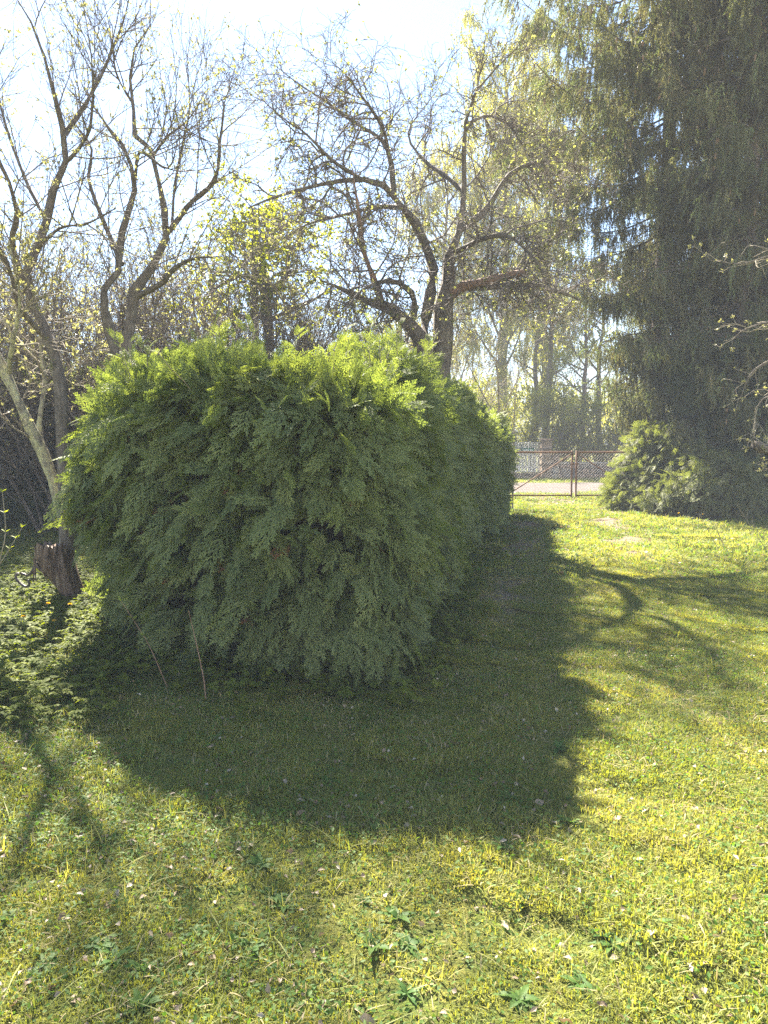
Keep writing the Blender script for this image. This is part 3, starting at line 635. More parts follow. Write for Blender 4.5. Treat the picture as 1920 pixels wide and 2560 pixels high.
# ------------------------------------------------------------------ trees with traced limbs
def limb(pts, K=14):                                    # [(px,py,Y,radius)...] -> K points + radii
    W = np.array([np.append(P(a, b, Y), r) for a, b, Y, r in pts])
    c = smooth_curve(W, K); return c[:, :3], np.maximum(c[:, 3], 0.002)
def spawn(Pp, R, n, t0, t1, ang, angj, l0, l1, K, wig, trop, r0, rt, tv=(0, 0, 1)):
    N, K0, _ = Pp.shape; ix = np.repeat(np.arange(N), n)
    t = np.clip(np.tile(np.linspace(t0, t1, n), N) + uni(-0.5, 0.5, N * n) * (t1 - t0) / max(n, 1), 0, 0.995)
    f = t * (K0 - 1); i = np.minimum(f.astype(int), K0 - 2); a = (f - i)[:, None]
    st = Pp[ix, i] * (1 - a) + Pp[ix, i + 1] * a; tan = nrm(Pp[ix, i + 1] - Pp[ix, i])
    rad = R[ix, i] * (1 - a[:, 0]) + R[ix, i + 1] * a[:, 0]
    u = nrm(np.cross(tan, rnd(N * n, 3))); an = np.radians(ang + angj * rnd(N * n))[:, None]
    d = nrm(np.cos(an) * tan + np.sin(an) * u)
    L = uni(l0, l1, N * n) * (1.1 - 0.5 * t); step = (L / (K - 1))[:, None]
    pts = [st]; tv = np.asarray(tv, float)
    for k in range(K - 1):
        d = nrm(d + wig * rnd(N * n, 3) + trop * tv); pts.append(pts[-1] + d * step)
    rs = np.minimum(rad * 0.7, r0)
    return np.stack(pts, 1), rs[:, None] + (rt - rs)[:, None] * np.linspace(0, 1, K)[None]
def on_paths(Pp, n, t0=0.2, t1=1.0):
    N, K, _ = Pp.shape; ix = RNG.integers(0, N, n); f = uni(t0, t1, n) * (K - 1) * 0.9999; i = np.minimum(f.astype(int), K - 2); a = (f - i)[:, None]
    return Pp[ix, i] * (1 - a) + Pp[ix, i + 1] * a, nrm(Pp[ix, i + 1] - Pp[ix, i])
def to_ground(path, r):                                 # continue the first point of a trunk into the soil
    b = path[0].copy(); e = b.copy(); e[2] = -0.15; e[:2] += RNG.normal(0, .02, 2)
    k = max(2, int((b[2] + .15) / 0.35))
    ext = e + (b - e) * np.linspace(0, 1, k + 1)[:-1, None]
    return np.vstack([ext, path]), np.concatenate([np.full(k, r[0] * 1.12), r])
def build_tree(name, label, limbs, levels, leaf, mats, cat='tree', trunk_ids=(0,), group=None, sides=(7, 5, 4, 3), buds=None, special=None):
    """limbs: traced polylines; the first of trunk_ids reach down to the soil"""
    base = limbs[0][0]
    t = thing(name, label, cat)
    g = Geo(); A = []; B = []
    for k, (pth, r) in enumerate(limbs):
        A.append(pth); B.append(r)
        if k in trunk_ids: pth, r = to_ground(pth, r)
        pt = pth + rnd(*pth.shape) * r[:, None] * 0.10
        g.tubes(pt[None], (r * (1 + 0.12 * rnd(len(r))))[None], 9, 1 if special and k in special else 0, cap=True)
    ob('trunk', g.mesh(name + '_trunk', mats[:2] if special else mats[0]), t)
    cur = (np.array(A), np.array(B)); g = Geo(); fin = []
    for li, lv in enumerate(levels):
        cur = spawn(*cur, **lv); g.tubes(*cur, max(3, 5 - li)); fin.append(cur)
    ob('branches', g.mesh(name + '_twigs', mats[2]), t, kind='stuff')
    if leaf:
        g = Geo()
        for (lvl, n, L, W, t0, mt) in leaf:
            b, tan = on_paths(fin[lvl][0], n // leaf_cl, t0, 1.0); b = np.repeat(b, leaf_cl, 0); tan = np.repeat(tan, leaf_cl, 0)
            d = nrm(tan * 0.8 + rnd(len(b), 3) * 0.6 + np.array([0, 0, 0.25]))
            g.leaves(b + rnd(len(b), 3) * 0.006, d, rnd(len(b), 3), uni(0.6, 1.25, len(b)) * L, uni(0.6, 1.25, len(b)) * W)
        ob('leaves', g.mesh(name + '_leaves', leaf[0][5]), t, kind='stuff')
    return t
leaf_cl = 4
def lv(n, t0, t1, ang, angj, l0, l1, K, wig, trop, r0, rt, tv=(0, 0, 1)): return dict(n=n, t0=t0, t1=t1, ang=ang, angj=angj, l0=l0, l1=l1, K=K, wig=wig, trop=trop, r0=r0, rt=rt, tv=tv)

seed(41)
Y = 13.0
apple = [
 limb([(1094,975,Y,.20),(1108,880,Y,.17),(1109,780,Y,.15),(1118,720,Y,.125),(1125,640,Y+.1,.09),(1150,570,Y+.2,.065),(1160,490,Y+.2,.052),(1160,380,Y,.04),(1165,300,Y-.2,.03),(1190,230,Y-.4,.022),(1240,170,Y-.6,.014),(1300,112,Y-.8,.008)]),
 limb([(1086,975,Y-.1,.18),(1066,905,Y-.1,.15),(1046,840,Y-.2,.13),(1010,798,Y-.3,.11),(960,765,Y-.5,.085),(905,748,Y-.8,.06),(850,720,Y-1.1,.035),(800,700,Y-1.4,.012)]),
 limb([(1062,850,Y-.15,.10),(1068,765,Y-.1,.10),(1086,680,Y,.095),(1066,620,Y,.085),(1040,560,Y-.1,.075),(1000,512,Y-.3,.068),(968,470,Y-.5,.06),(900,448,Y-.8,.045),(800,462,Y-1.1,.03),(700,488,Y-1.5,.02),(620,520,Y-1.7,.008)]),
 limb([(985,492,Y-.4,.05),(976,400,Y-.2,.045),(950,345,Y,.04),(890,310,Y+.2,.03),(820,258,Y+.4,.02),(740,205,Y+.5,.012),(674,152,Y+.6,.005)]),
 limb([(974,395,Y-.2,.035),(960,330,Y-.5,.03),(935,282,Y-.8,.024),(900,235,Y-1,.016),(868,190,Y-1.2,.01),(830,155,Y-1.3,.005)]),
 limb([(1119,738,Y,.10),(1160,716,Y-.2,.085),(1225,700,Y-.5,.07),(1292,684,Y-.7,.05),(1310,680,Y-.8,.045)]),
 limb([(1172,722,Y-.2,.06),(1260,712,Y-.1,.055),(1335,714,Y+.2,.045),(1400,730,Y+.4,.032),(1450,750,Y+.6,.012)]),
 limb([(1148,575,Y+.2,.06),(1215,525,Y+.4,.05),(1265,445,Y+.6,.042),(1330,408,Y+.8,.03),(1410,405,Y+1,.018),(1480,425,Y+1.1,.007)]),
 limb([(955,760,Y-.5,.055),(931,689,Y-.7,.05),(910,630,Y-.8,.04),(899,551,Y-1,.03),(888,470,Y-1.1,.018),(880,420,Y-1.1,.006)]),
 limb([(1032,795,Y-.2,.06),(1036,747,Y-.5,.055),(1002,710,Y-.8,.045),(955,703,Y-1.1,.035),(900,730,Y-1.5,.02),(860,780,Y-1.8,.008)]),
 limb([(1000,515,Y-.3,.045),(930,520,Y+.2,.038),(850,540,Y+.6,.028),(770,560,Y+.9,.018),(700,600,Y+1.1,.007)]),
 limb([(1160,480,Y+.2,.05),(1100,430,Y+.8,.04),(1060,400,Y+1.2,.028),(1020,330,Y+1.5,.016),(1090,230,Y+1.6,.006)]),
 limb([(1125,640,Y,.06),(1200,600,Y-.7,.045),(1270,590,Y-1.2,.03),(1330,640,Y-1.6,.018),(1370,700,Y-1.8,.007)]),
 limb([(1165,310,Y-.2,.03),(1220,290,Y+.1,.022),(1270,310,Y+.3,.014),(1310,370,Y+.5,.005)]),
 limb([(905,450,Y-.8,.035),(830,400,Y-1.3,.026),(760,330,Y-1.6,.016),(700,290,Y-1.8,.01),(620,215,Y-2,.004)]),
]
build_tree('apple_tree', 'old gnarled apple tree with twin trunk rising behind the thuja hedge', apple,
  [lv(13, .2, .98, 62, 20, .6, 1.5, 7, .24, -.05, .018, .005), lv(9, .15, .98, 58, 22, .35, .85, 6, .28, -.07, .009, .004), lv(6, .1, 1, 55, 22, .12, .36, 5, .28, .03, .006, .0032)],
  [(2, 9000, .055, .03, .45, M['apple'])], [M['bark_old'], M['bark_red'], M['twig']], trunk_ids=(0, 1), special=(5, 8))

seed(42)
Y = 8.0
A_ = [
 limb([(152,965,Y,.085),(131,868,Y,.08),(94,781,Y,.075),(63,711,Y,.07),(87,629,Y+.1,.062),(117,560,Y+.2,.056),(127,490,Y+.2,.05),(163,412,Y+.1,.045),(158,334,Y,.042),(143,260,Y-.1,.03),(126,208,Y-.2,.024),(95,90,Y-.3,.015),(26,-30,Y-.4,.006)]),
 limb([(158,338,Y,.036),(191,295,Y+.1,.032),(234,226,Y+.3,.027),(260,174,Y+.4,.023),(312,43,Y+.6,.014),(332,-70,Y+.7,.005)]),
 limb([(61,715,Y,.035),(30,607,Y-.3,.032),(43,538,Y-.5,.028),(22,455,Y-.7,.022),(-14,375,Y-.9,.014),(-40,250,Y-1,.005)]),
 limb([(120,850,Y,.04),(52,772,Y-.4,.034),(30,694,Y-.6,.028),(-10,600,Y-.9,.02),(-60,480,Y-1.2,.007)]),
 limb([(118,556,Y+.2,.028),(60,440,Y+.6,.022),(10,300,Y+.9,.015),(-20,150,Y+1.1,.006)]),
 limb([(163,408,Y+.1,.024),(205,360,Y-.3,.02),(228,300,Y-.6,.015),(230,160,Y-.8,.009),(210,20,Y-.9,.004)]),
 limb([(88,625,Y+.1,.024),(150,570,Y-.4,.02),(215,560,Y-.8,.013),(290,520,Y-1.1,.005)]),
]
LEVEL_A = [lv(10, .15, .98, 44, 15, .5, 1.25, 7, .10, .07, .008, .0026), lv(7, .15, .98, 44, 17, .25, .6, 6, .12, .07, .004, .0018), lv(4, .15, 1, 44, 18, .1, .26, 4, .13, .08, .0024, .0014)]
A_ = [(p_, r_ * (.74 if i_ < 2 else .85)) for i_, (p_, r_) in enumerate(A_)]
build_tree('lilac_tree', 'slender dark-stemmed tree with opening buds left of the hedge', A_, LEVEL_A, [(2, 5200, .034, .014, .85, M['bud'])], [M['bark'], M['bark'], M['twig']])
seed(43)
Y = 8.6
B_ = [
 limb([(318,880,Y,.085),(322,824,Y,.08),(338,729,Y,.074),(390,651,Y,.066),(421,581,Y,.058),(408,512,Y,.046),(390,416,Y,.038),(386,382,Y,.035),(334,334,Y+.2,.03),(334,260,Y+.3,.025),(323,143,Y+.3,.018),(371,87,Y+.3,.012),(376,-20,Y+.3,.005)]),
 limb([(284,880,Y-.2,.075),(277,824,Y-.2,.07),(256,738,Y-.3,.062),(304,668,Y-.2,.055),(299,629,Y-.2,.05),(312,555,Y-.2,.045),(338,460,Y-.3,.036),(312,377,Y-.4,.03),(295,347,Y-.4,.026),(243,282,Y-.5,.017),(200,200,Y-.6,.006)]),
 limb([(421,583,Y,.04),(473,512,Y-.2,.034),(538,447,Y-.4,.026),(551,347,Y-.5,.016),(562,262,Y-.6,.005)]),
 limb([(304,660,Y-.2,.036),(260,555,Y+.2,.03),(221,447,Y+.4,.024),(228,369,Y+.5,.018),(170,290,Y+.6,.006)]),
 limb([(346,740,Y,.04),(408,707,Y-.4,.032),(434,672,Y-.5,.026),(486,646,Y-.7,.018),(555,642,Y-.9,.006)]),
 limb([(430,560,Y,.022),(438,455,Y+.2,.018),(469,304,Y+.5,.013),(473,243,Y+.6,.009),(468,135,Y+.7,.004)]),
 limb([(386,385,Y,.022),(420,340,Y-.3,.016),(470,300,Y-.5,.01),(520,220,Y-.7,.004)]),
 limb([(338,455,Y-.3,.022),(350,380,Y-.6,.018),(420,420,Y-.8,.011),(450,330,Y-.9,.005)]),
 limb([(334,262,Y+.3,.018),(290,180,Y,.013),(280,60,Y-.2,.005)]),
]
B_ = [(p_, r_ * (.74 if i_ < 2 else .85)) for i_, (p_, r_) in enumerate(B_)]
build_tree('lilac_tree', 'forked dark-stemmed budding tree rising behind the hedge left end', B_, LEVEL_A, [(2, 5600, .034, .014, .85, M['bud'])], [M['bark'], M['bark'], M['twig']], trunk_ids=(0, 1))
seed(44)
Y = 8.0
C_ = [limb([(165,1330,Y+.2,.064),(127,1185,Y+.1,.062),(62,1040,Y,.058),(0,905,Y-.1,.053),(-70,780,Y-.3,.05),(-150,600,Y-.5,.03),(-220,400,Y-.7,.01)]),
      limb([(118,1165,Y+.1,.03),(98,1060,Y+.3,.027),(112,960,Y+.5,.024),(100,840,Y+.6,.018),(130,700,Y+.6,.006)]),
      limb([(20,950,Y,.03),(30,860,Y-.4,.024),(50,740,Y-.7,.016),(20,600,Y-.9,.006)])]
build_tree('leaning_tree', 'leaning tree trunk covered with yellow lichen beside the stump', C_, [lv(8, .3, .98, 50, 15, .5, 1.1, 7, .12, .05, .012, .004), lv(6, .2, 1, 48, 18, .2, .5, 5, .14, .06, .006, .0028), lv(4, .2, 1, 45, 18, .1, .25, 4, .14, .08, .004, .0024)], [(2, 1700, .05, .022, .6, M['bud'])], [M['lichen'], M['bark'], M['twig_pale']])

seed(45)
Y = 16.5
D_ = [limb([(672,900,Y,.15),(668,800,Y,.13),(662,720,Y,.11),(650,640,Y,.08),(640,570,Y,.05),(630,520,Y,.02)]),
      limb([(668,740,Y,.06),(720,690,Y-.3,.05),(720,640,Y-.5,.04),(760,580,Y-.8,.02),(790,560,Y-.9,.01)]),
      limb([(664,720,Y,.06),(610,690,Y-.4,.05),(575,700,Y-.7,.04),(530,730,Y-1,.02),(500,780,Y-1.2,.01)]),
      limb([(668,800,Y,.06),(740,770,Y+.5,.05),(800,740,Y+.9,.03),(850,700,Y+1.1,.01)]),
      limb([(668,790,Y,.06),(600,790,Y+.5,.05),(550,760,Y+.9,.03),(510,700,Y+1.1,.01)]),
      limb([(655,650,Y,.04),(700,590,Y+.5,.03),(730,540,Y+.8,.01)]),
      limb([(655,650,Y,.04),(600,600,Y+.3,.03),(570,540,Y+.5,.01)]),
      limb([(660,700,Y,.05),(660,660,Y-1.1,.04),(640,640,Y-1.7,.02),(610,650,Y-2,.01)])]
build_tree('pear_tree', 'small pear tree full of fresh yellow-green leaves below the lamp pole', D_, [lv(9, .2, .98, 60, 18, .7, 1.5, 6, .2, -.06, .02, .006), lv(7, .15, 1, 55, 20, .35, .8, 5, .22, -.08, .01, .005), lv(4, .15, 1, 50, 20, .15, .35, 4, .2, -.04, .006, .004)], [(2, 13000, .085, .05, .2, M['pear'])], [M['bark'], M['bark'], M['twig']])

# sapling behind the hedge towards the gate, and the tree at the right edge whose twigs reach into view
seed(46)
Y = 17.5
S_ = [limb([(1250,1130,Y,.03),(1248,1060,Y,.026),(1246,960,Y,.022),(1240,900,Y,.016),(1250,820,Y,.005)]),
      limb([(1248,1055,Y,.016),(1215,1000,Y+.1,.013),(1180,930,Y+.3,.009),(1150,860,Y+.4,.004)]),
      limb([(1250,1052,Y,.016),(1275,990,Y-.1,.013),(1295,940,Y-.2,.009),(1310,870,Y-.3,.004)]),
      limb([(1284,1120,Y+.2,.018),(1286,1030,Y+.2,.015),(1292,960,Y+.2,.01),(1300,900,Y+.2,.004)])]
build_tree('bare_sapling', 'thin pale bare sapling forking above the far end of the hedge', S_, [lv(5, .3, .98, 38, 10, .5, 1.0, 5, .06, .06, .008, .004), lv(3, .2, 1, 38, 12, .2, .45, 4, .06, .06, .005, .003)], None, [M['twig_pale'], M['bark'], M['twig_pale']], trunk_ids=(0, 3))
seed(47)
Y = 8.2
R_ = [limb([(2120,1420,Y,.10),(2110,1200,Y,.095),(2130,950,Y,.085),(2110,700,Y,.07),(2140,450,Y,.05),(2120,200,Y,.03),(2150,0,Y,.01)]),
      limb([(2115,1190,Y,.07),(2040,1165,Y-.1,.062),(1960,1140,Y-.1,.058),(1885,1112,Y-.2,.055)]),
      limb([(2125,960,Y,.03),(2020,850,Y+.1,.024),(1950,890,Y+.2,.017),(1880,930,Y+.2,.010),(1850,1000,Y+.2,.004)]),
      limb([(2118,800,Y,.03),(2020,780,Y-.1,.022),(1940,800,Y-.2,.014),(1870,820,Y-.2,.008),(1838,840,Y-.2,.004)]),
      limb([(2112,720,Y,.03),(2020,640,Y,.022),(1930,640,Y,.014),(1850,660,Y,.008),(1775,650,Y,.003)]),
      limb([(2112,1000,Y,.02),(2010,980,Y-.2,.015),(1935,985,Y-.3,.010),(1890,1020,Y-.3,.007),(1884,1110,Y-.3,.004)])]
build_tree('cherry_tree', 'tree with a sawn-off branch stub and sparse new leaves at lawn edge', R_, [lv(6, .35, .98, 45, 18, .25, .6, 6, .18, .0, .008, .003), lv(4, .2, 1, 48, 20, .1, .28, 5, .2, .02, .005, .0025)], [(1, 620, .035, .02, .5, M['bud'])], [M['bark_old'], M['bark'], M['twig_pale']])

# ------------------------------------------------------------------ thicket of bare shrubs behind the hedge
def shrub(name, label, seedn, h, nst, spread, levels, leaf, mats, cat='shrub', group=None, r0=0.03, wig=0.1):
    seed(seedn); t = thing(name, label, cat, group=group)
    d = nrm(np.concatenate([rnd(nst, 2) * spread, np.ones((nst, 1))], 1)); b = np.concatenate([rnd(nst, 2) * 0.18, np.full((nst, 1), -0.08)], 1)
    K = 9; pts = [b]
    for k in range(K - 1):
        d = nrm(d + rnd(nst, 3) * wig + np.array([0, 0, 0.06])); pts.append(pts[-1] + d * h / (K - 1) * uni(0.85, 1.1, nst, 1))
    A = np.stack(pts, 1); R = np.repeat(np.linspace(r0, 0.005, K)[None], nst, 0)
    g = Geo(); g.tubes(A, R, 5); ob('stems', g.mesh(name + '_stems', mats[0]), t)
    cur = (A, R); g = Geo(); fin = []
    for i, l in enumerate(levels): cur = spawn(*cur, **l); g.tubes(*cur, 3); fin.append(cur)
    ob('branches', g.mesh(name + '_twigs', mats[1]), t, kind='stuff')
    if leaf:
        n, L, W, mt = leaf; b, tan = on_paths(fin[-1][0], n, 0.2); dd = nrm(tan * 0.6 + rnd(n, 3) * 0.7)
        g = Geo(); g.leaves(b, dd, rnd(n, 3), uni(.6, 1.2, n) * L, uni(.6, 1.2, n) * W); ob('leaves', g.mesh(name + '_leaves', mt), t, kind='stuff')
    return t
def place(t, x, y, rz=0, s=1.0, label=None):
    t.location = (x, y, 0); t.rotation_euler = (0, 0, rz); t.scale = (s, s, s)
    if label: t['label'] = label
    return t
LV_S = [lv(8, .2, .98, 36, 12, .7, 1.6, 6, .1, .08, .012, .005), lv(6, .2, .98, 38, 14, .3, .8, 5, .12, .05, .007, .004), lv(4, .2, 1, 40, 16, .15, .35, 4, .12, .05, .005, .0035)]
TG = 'leafless shrubs of the thicket behind the hedge'
TL = 'leafless twiggy shrub in the thicket behind the hedge and stump'
t1 = shrub('bare_shrub', TL, 51, 4.4, 15, 0.32, LV_S, (2600, .05, .026, M['bud']), [M['bark'], M['twig']], group=TG)
t2 = shrub('bare_shrub', TL, 52, 3.9, 16, 0.42, LV_S, (2600, .05, .026, M['bud']), [M['bark'], M['twig']], group=TG)
spots = [(t1, -5.6, 12.6, 0, 1.0), (t2, -3.6, 12.4, 1, 1.0), (t1, -7.6, 13.0, 2, 1.1), (t2, -2.2, 13.2, 3, 1.05), (t1, -4.6, 16.5, 4, 1.15), (t2, -6.4, 17.5, 5, 1.3), (t1, -9.6, 16.8, 1.2, 1.3), (t2, -0.9, 14.6, 2.2, 0.95), (t1, -2.6, 18.5, 3.4, 1.1), (t2, -0.2, 16.5, 4.4, 1.0), (t1, 0.9, 19.0, 5.2, .95), (t2, -8.6, 19.5, 5.9, 1.4), (t1, -6.6, 11.4, .6, .95), (t2, -5.0, 13.9, 2.7, 1.25), (t1, -3.3, 14.8, 1.9, 1.2), (t2, -7.8, 15.6, .4, 1.35)]
seen = set()
for (t, x, y, rz, s) in spots:
    o = t if t.name not in seen else copy_tree(t); seen.add(t.name); place(o, x, y, rz, s)

# ------------------------------------------------------------------ spruces
def spruce_branch(name, sd, L, cones):
    """one bough along +X with side twigs and hanging strands"""
    seed(sd); g = Geo(); K = 9; tt = np.linspace(0, 1, K)
    A = np.stack([L * tt, .04 * L * np.cumsum(rnd(K)) * .5, -.26 * L * np.sin(tt * math.pi * .75) + .12 * L * tt ** 3], -1)[None]
    R = ((.008 + .006 * L) * (1.05 - tt) + .003)[None]; g.tubes(A, R, 5, 0)
    n1 = int(8 + 7 * L); S1 = spawn(A, R, n1, .12, .99, 60, 12, .35 + .12 * L, .6 + .22 * L, 6, .06, -.05, .012, .004)
    S1[0][:, :, 2] = S1[0][:, :1, 2] + (S1[0][:, :, 2] - S1[0][:, :1, 2]) * .3 - np.linspace(0, .2, 6)[None] ** 1.2
    g.tubes(*S1, 3, 0)
    n = int(30 + 42 * L); k1 = int(n * .75); b = np.concatenate([on_paths(S1[0], k1, .05)[0], on_paths(A, n - k1, .15)[0]])
    z = nrm(np.stack([rnd(n) * .14, rnd(n) * .14, np.ones(n)], -1)); x = nrm(np.cross(rnd(n, 3), z)); s_ = uni(.24, .62, n)
    tip = RNG.random(n) < .16
    for k in range(3):
        for tp in (False, True):
            q = (np.arange(n) % 3 == k) & (tip == tp)
            if q.any(): g.stamp(SS_P[k], x[q], np.cross(z, x)[q], z[q], b[q], np.stack([s_[q] * 1.2, s_[q] * 1.2, s_[q] * uni(.7, 1.3, q.sum())], -1), 2 if tp else 1)
    m = int(10 * L); b, tan = on_paths(S1[0], m, .6); z = -nrm(tan + rnd(m, 3) * .3 + np.array([0, 0, -.2])); x = nrm(np.cross(rnd(m, 3), z)); g.stamp(SS_P[0], x, np.cross(z, x), z, b, uni(.2, .36, m), 2)
    if cones:
        m = int(cones * L); b, _ = on_paths(S1[0], m, .4); z = np.repeat([[0, 0, 1.]], m, 0); x = np.repeat([[1., 0, 0]], m, 0); g.stamp(CONE_P, x, np.cross(z, x), z, b - [0, 0, .05], uni(.10, .15, m), 3)
    return g.mesh(name, [M['spruce_bark'], M['spruce'], M['spruce_tip'], M['cone']], smooth=False)
SBL = [1.3, 1.3, 2.0, 2.0, 2.8, 2.8, 3.7, 3.7]
SB = [spruce_branch('spruce_bough_%s' % 'abcdefgh'[i], 330 + i, L, (0, 3, 0, 4, 5, 2, 7, 5)[i]) for i, L in enumerate(SBL)]
def spruce(name, label, seedn, h, reach, loc, z0, r0, dens=11.0):
    seed(seedn); t = thing(name, label, 'tree', loc)
    z = np.linspace(-0.2, h, 24); c = np.stack([0.05 * np.sin(z * .4 + seedn), 0.05 * np.cos(z * .3), z], -1)
    r = r0 * (1 - np.clip(z, 0, h) / h) ** 0.8 + 0.015; r[:2] *= 1.25
    g = Geo(); g.tubes(c[None], r[None], 12); ob('trunk', g.mesh(name + '_trunk', M['spruce_bark']), t)
    nb = int((h - z0) * dens); zz = z0 + (h - z0) * (np.arange(nb) + RNG.random(nb)) / nb; az = np.arange(nb) * 2.4 + rnd(nb) * .35
    zz = z0 + np.floor((zz - z0) / .55) * .55 + rnd(nb) * .07
    L = np.interp(zz, *reach) * uni(0.6, 1.12, nb)
    idx = np.array([int(np.argmin(np.abs(np.array(SBL[::2]) - l))) * 2 for l in L]) + RNG.integers(0, 2, nb); s = L / np.array(SBL)[idx]
    up = np.clip((zz / h - .45) * 1.0, -.1, .5) + rnd(nb) * .12
    scatter('boughs', np.stack([0 * zz, 0 * zz, zz], -1), np.stack([rnd(nb) * .1, -up, az], -1), np.clip(s, .4, 1.3), SB, t, idx, kind='stuff')
    return t
spruce('spruce_tree', 'tall drooping spruce with cones beside the drive, behind the pale thuja bush', 61, 19, ([0, 2.7, 3.3, 5, 7, 8.3, 10.2, 13, 19], [1, 1.1, 1.4, 1.9, 2.7, 3.4, 4.7, 4.2, .2]), (7.2, 19.6, 0), 2.7, .25, 9)
spruce('spruce_tree', 'second tall spruce standing over the dark thuja hedge', 62, 18, ([0, 2, 4, 7, 10, 13, 18], [1.6, 2.2, 2.7, 3.1, 3.2, 2.7, .2]), (8.4, 17.6, 0), 2.3, .22, 8)
spruce('spruce_tree', 'spruce farther back between the two front spruces and the road', 63, 20, ([0, 3, 7, 12, 20], [1.5, 2.4, 3.0, 2.6, .2]), (10.3, 20.5, 0), 2.0, .25, 7)

# ------------------------------------------------------------------ birches and far trees across the road
def birch(name, label, seedn, h, loc, group=None, r0=.26, nspr=4200, spread=1.0):
    seed(seedn); t = thing(name, label, 'tree', loc, group)
    K = 16; z = np.linspace(-.2, h, K); wob = np.cumsum(rnd(K, 2) * .10, 0); c = np.concatenate([wob, z[:, None]], 1)
    r = r0 * (1 - np.clip(z, 0, h) / h) ** .9 + .02
    g = Geo(); g.tubes(c[None], r[None], 9); ob('trunk', g.mesh(name + '_trunk', M['birch_bark']), t)
    A = spawn(c[None], r[None], 34, .22, .97, 46, 10, 3.2 * spread, 5.5 * spread, 8, .08, .07, .08, .02)
    B = spawn(*A, 7, .25, .98, 45, 14, 1.2, 2.4, 6, .1, -.02, .03, .01)
    C = spawn(*B, 4, .3, 1, 50, 18, .8, 1.8, 6, .08, -.32, .012, .006)
    g = Geo(); g.tubes(*A, 5); g.tubes(*B, 3); g.tubes(*C, 3); ob('branches', g.mesh(name + '_branches', M['twig']), t, kind='stuff')
    b, _ = on_paths(C[0], nspr, .1)
    scatter('leaves', b, np.stack([rnd(nspr) * .2, rnd(nspr) * .2, uni(0, 6.28, nspr)], -1), uni(.7, 1.3, nspr), BI, t, kind='stuff')
    return t
birch('birch_tree', 'tall birch with airy yellow-green spring leaves across the road', 71, 24, (6.9, 44, 0), r0=.34, nspr=6500, spread=1.0)
birch('birch_tree', 'broad-crowned birch behind the white picket fence', 72, 19, (3.8, 48, 0), nspr=4800, spread=1.0)
birch('birch_tree', 'birch with drooping twigs next to the spruces across the road', 73, 22, (11.0, 50, 0), nspr=5200, spread=.95)
def slim_tree(name, label, seedn, loc, h, lean, group=None):
    seed(seedn); t = thing(name, label, 'tree', loc, group)
    K = 12; z = np.linspace(-.2, h, K); c = np.stack([lean * z + np.cumsum(rnd(K) * .07), np.cumsum(rnd(K) * .07), z], -1); r = .16 * (1 - np.clip(z, 0, h) / h) + .03
    g = Geo(); g.tubes(c[None], r[None], 8); ob('trunk', g.mesh(name + '_trunk', M['bark']), t)
    A = spawn(c[None], r[None], 22, .2, .97, 60, 12, 1.5, 3.0, 7, .12, .03, .05, .012); B = spawn(*A, 6, .2, 1, 50, 15, .6, 1.4, 5, .12, .02, .02, .008)
    g = Geo(); g.tubes(*A, 4); g.tubes(*B, 3); ob('branches', g.mesh(name + '_branches', M['twig']), t, kind='stuff')
    b, _ = on_paths(B[0], 700, .2); scatter('leaves', b, np.stack([rnd(700) * .5, rnd(700) * .5, uni(0, 6, 700)], -1), uni(.6, 1.1, 700), HZ, t, kind='stuff')
slim_tree('slim_tree', 'slim straight dark trunk right of the birch across the road', 75, (8.35, 38, 0), 14, .006)
slim_tree('slim_tree', 'slim crooked dark trunk between birch and straight dark trunk', 76, (8.0, 40, 0), 12, -.012)
slim_tree('slim_tree', 'dark trunk behind the low stone wall with coping', 77, (9.6, 36.5, 0), 9, .02)
slim_tree('slim_tree', 'dark trunk in front of the spruces beyond the concrete post', 78, (10.9, 37.0, 0), 10, -.01)
def leafy_shrub(label, seedn, h, nst, spread, nspr, group=None):
    seed(seedn); t = shrub('leafy_shrub', label, seedn, h, nst, spread, [lv(8, .2, .98, 42, 14, .6, 1.4, 6, .12, .02, .02, .008), lv(5, .2, 1, 45, 15, .3, .7, 4, .12, .02, .01, .006)], None, [M['bark'], M['twig']], group=group, r0=.045)
    S = [c for c in t.children if c.name.startswith('branches')][0]
    V = np.empty(len(S.data.vertices) * 3); S.data.vertices.foreach_get('co', V); V = V.reshape(-1, 3); seed(seedn + 500)
    b = V[RNG.integers(0, len(V), nspr)] + rnd(nspr, 3) * .05
    scatter('leaves', b, np.stack([rnd(nspr) * .6, rnd(nspr) * .6, uni(0, 6.28, nspr)], -1), uni(.55, 1.05, nspr), HZ, t, kind='stuff')
    return t
place(leafy_shrub('yellow-green leafy shrub rising over the low stone wall', 81, 3.6, 9, .45, 1500), 8.1, 35.2)
place(leafy_shrub('leafy spring shrub behind the gate pillar', 82, 4.2, 8, .4, 1400), 6.3, 36.5)
place(leafy_shrub('fresh green shrub at the wall end by the concrete post', 83, 3.4, 9, .4, 1400), 10.2, 35.0)
place(leafy_shrub('tall leafy shrub behind the white picket fence', 84, 4.4, 9, .42, 1500), 4.2, 37.5)
# woodland beyond, one mass
seed(85)
n = 16000; x = uni(-45, 60, n); y = uni(52, 75, n); hmax = 4.5 + 1.6 * noise2(x, y * 0, .12) + 2.0 * np.clip((x - 0) / 10, 0, 1) * np.clip((24 - x) / 8, 0, 1)
z = np.maximum(hmax, 1.0) * RNG.random(n) ** .7
scatter('far_woodland', np.stack([x, y, z], -1), np.stack([rnd(n) * .7, rnd(n) * .7, uni(0, 6.28, n)], -1), uni(1.3, 2.6, n), HZ + BI, label='yellow-green spring woodland far beyond the road', cat='woodland', kind='stuff')
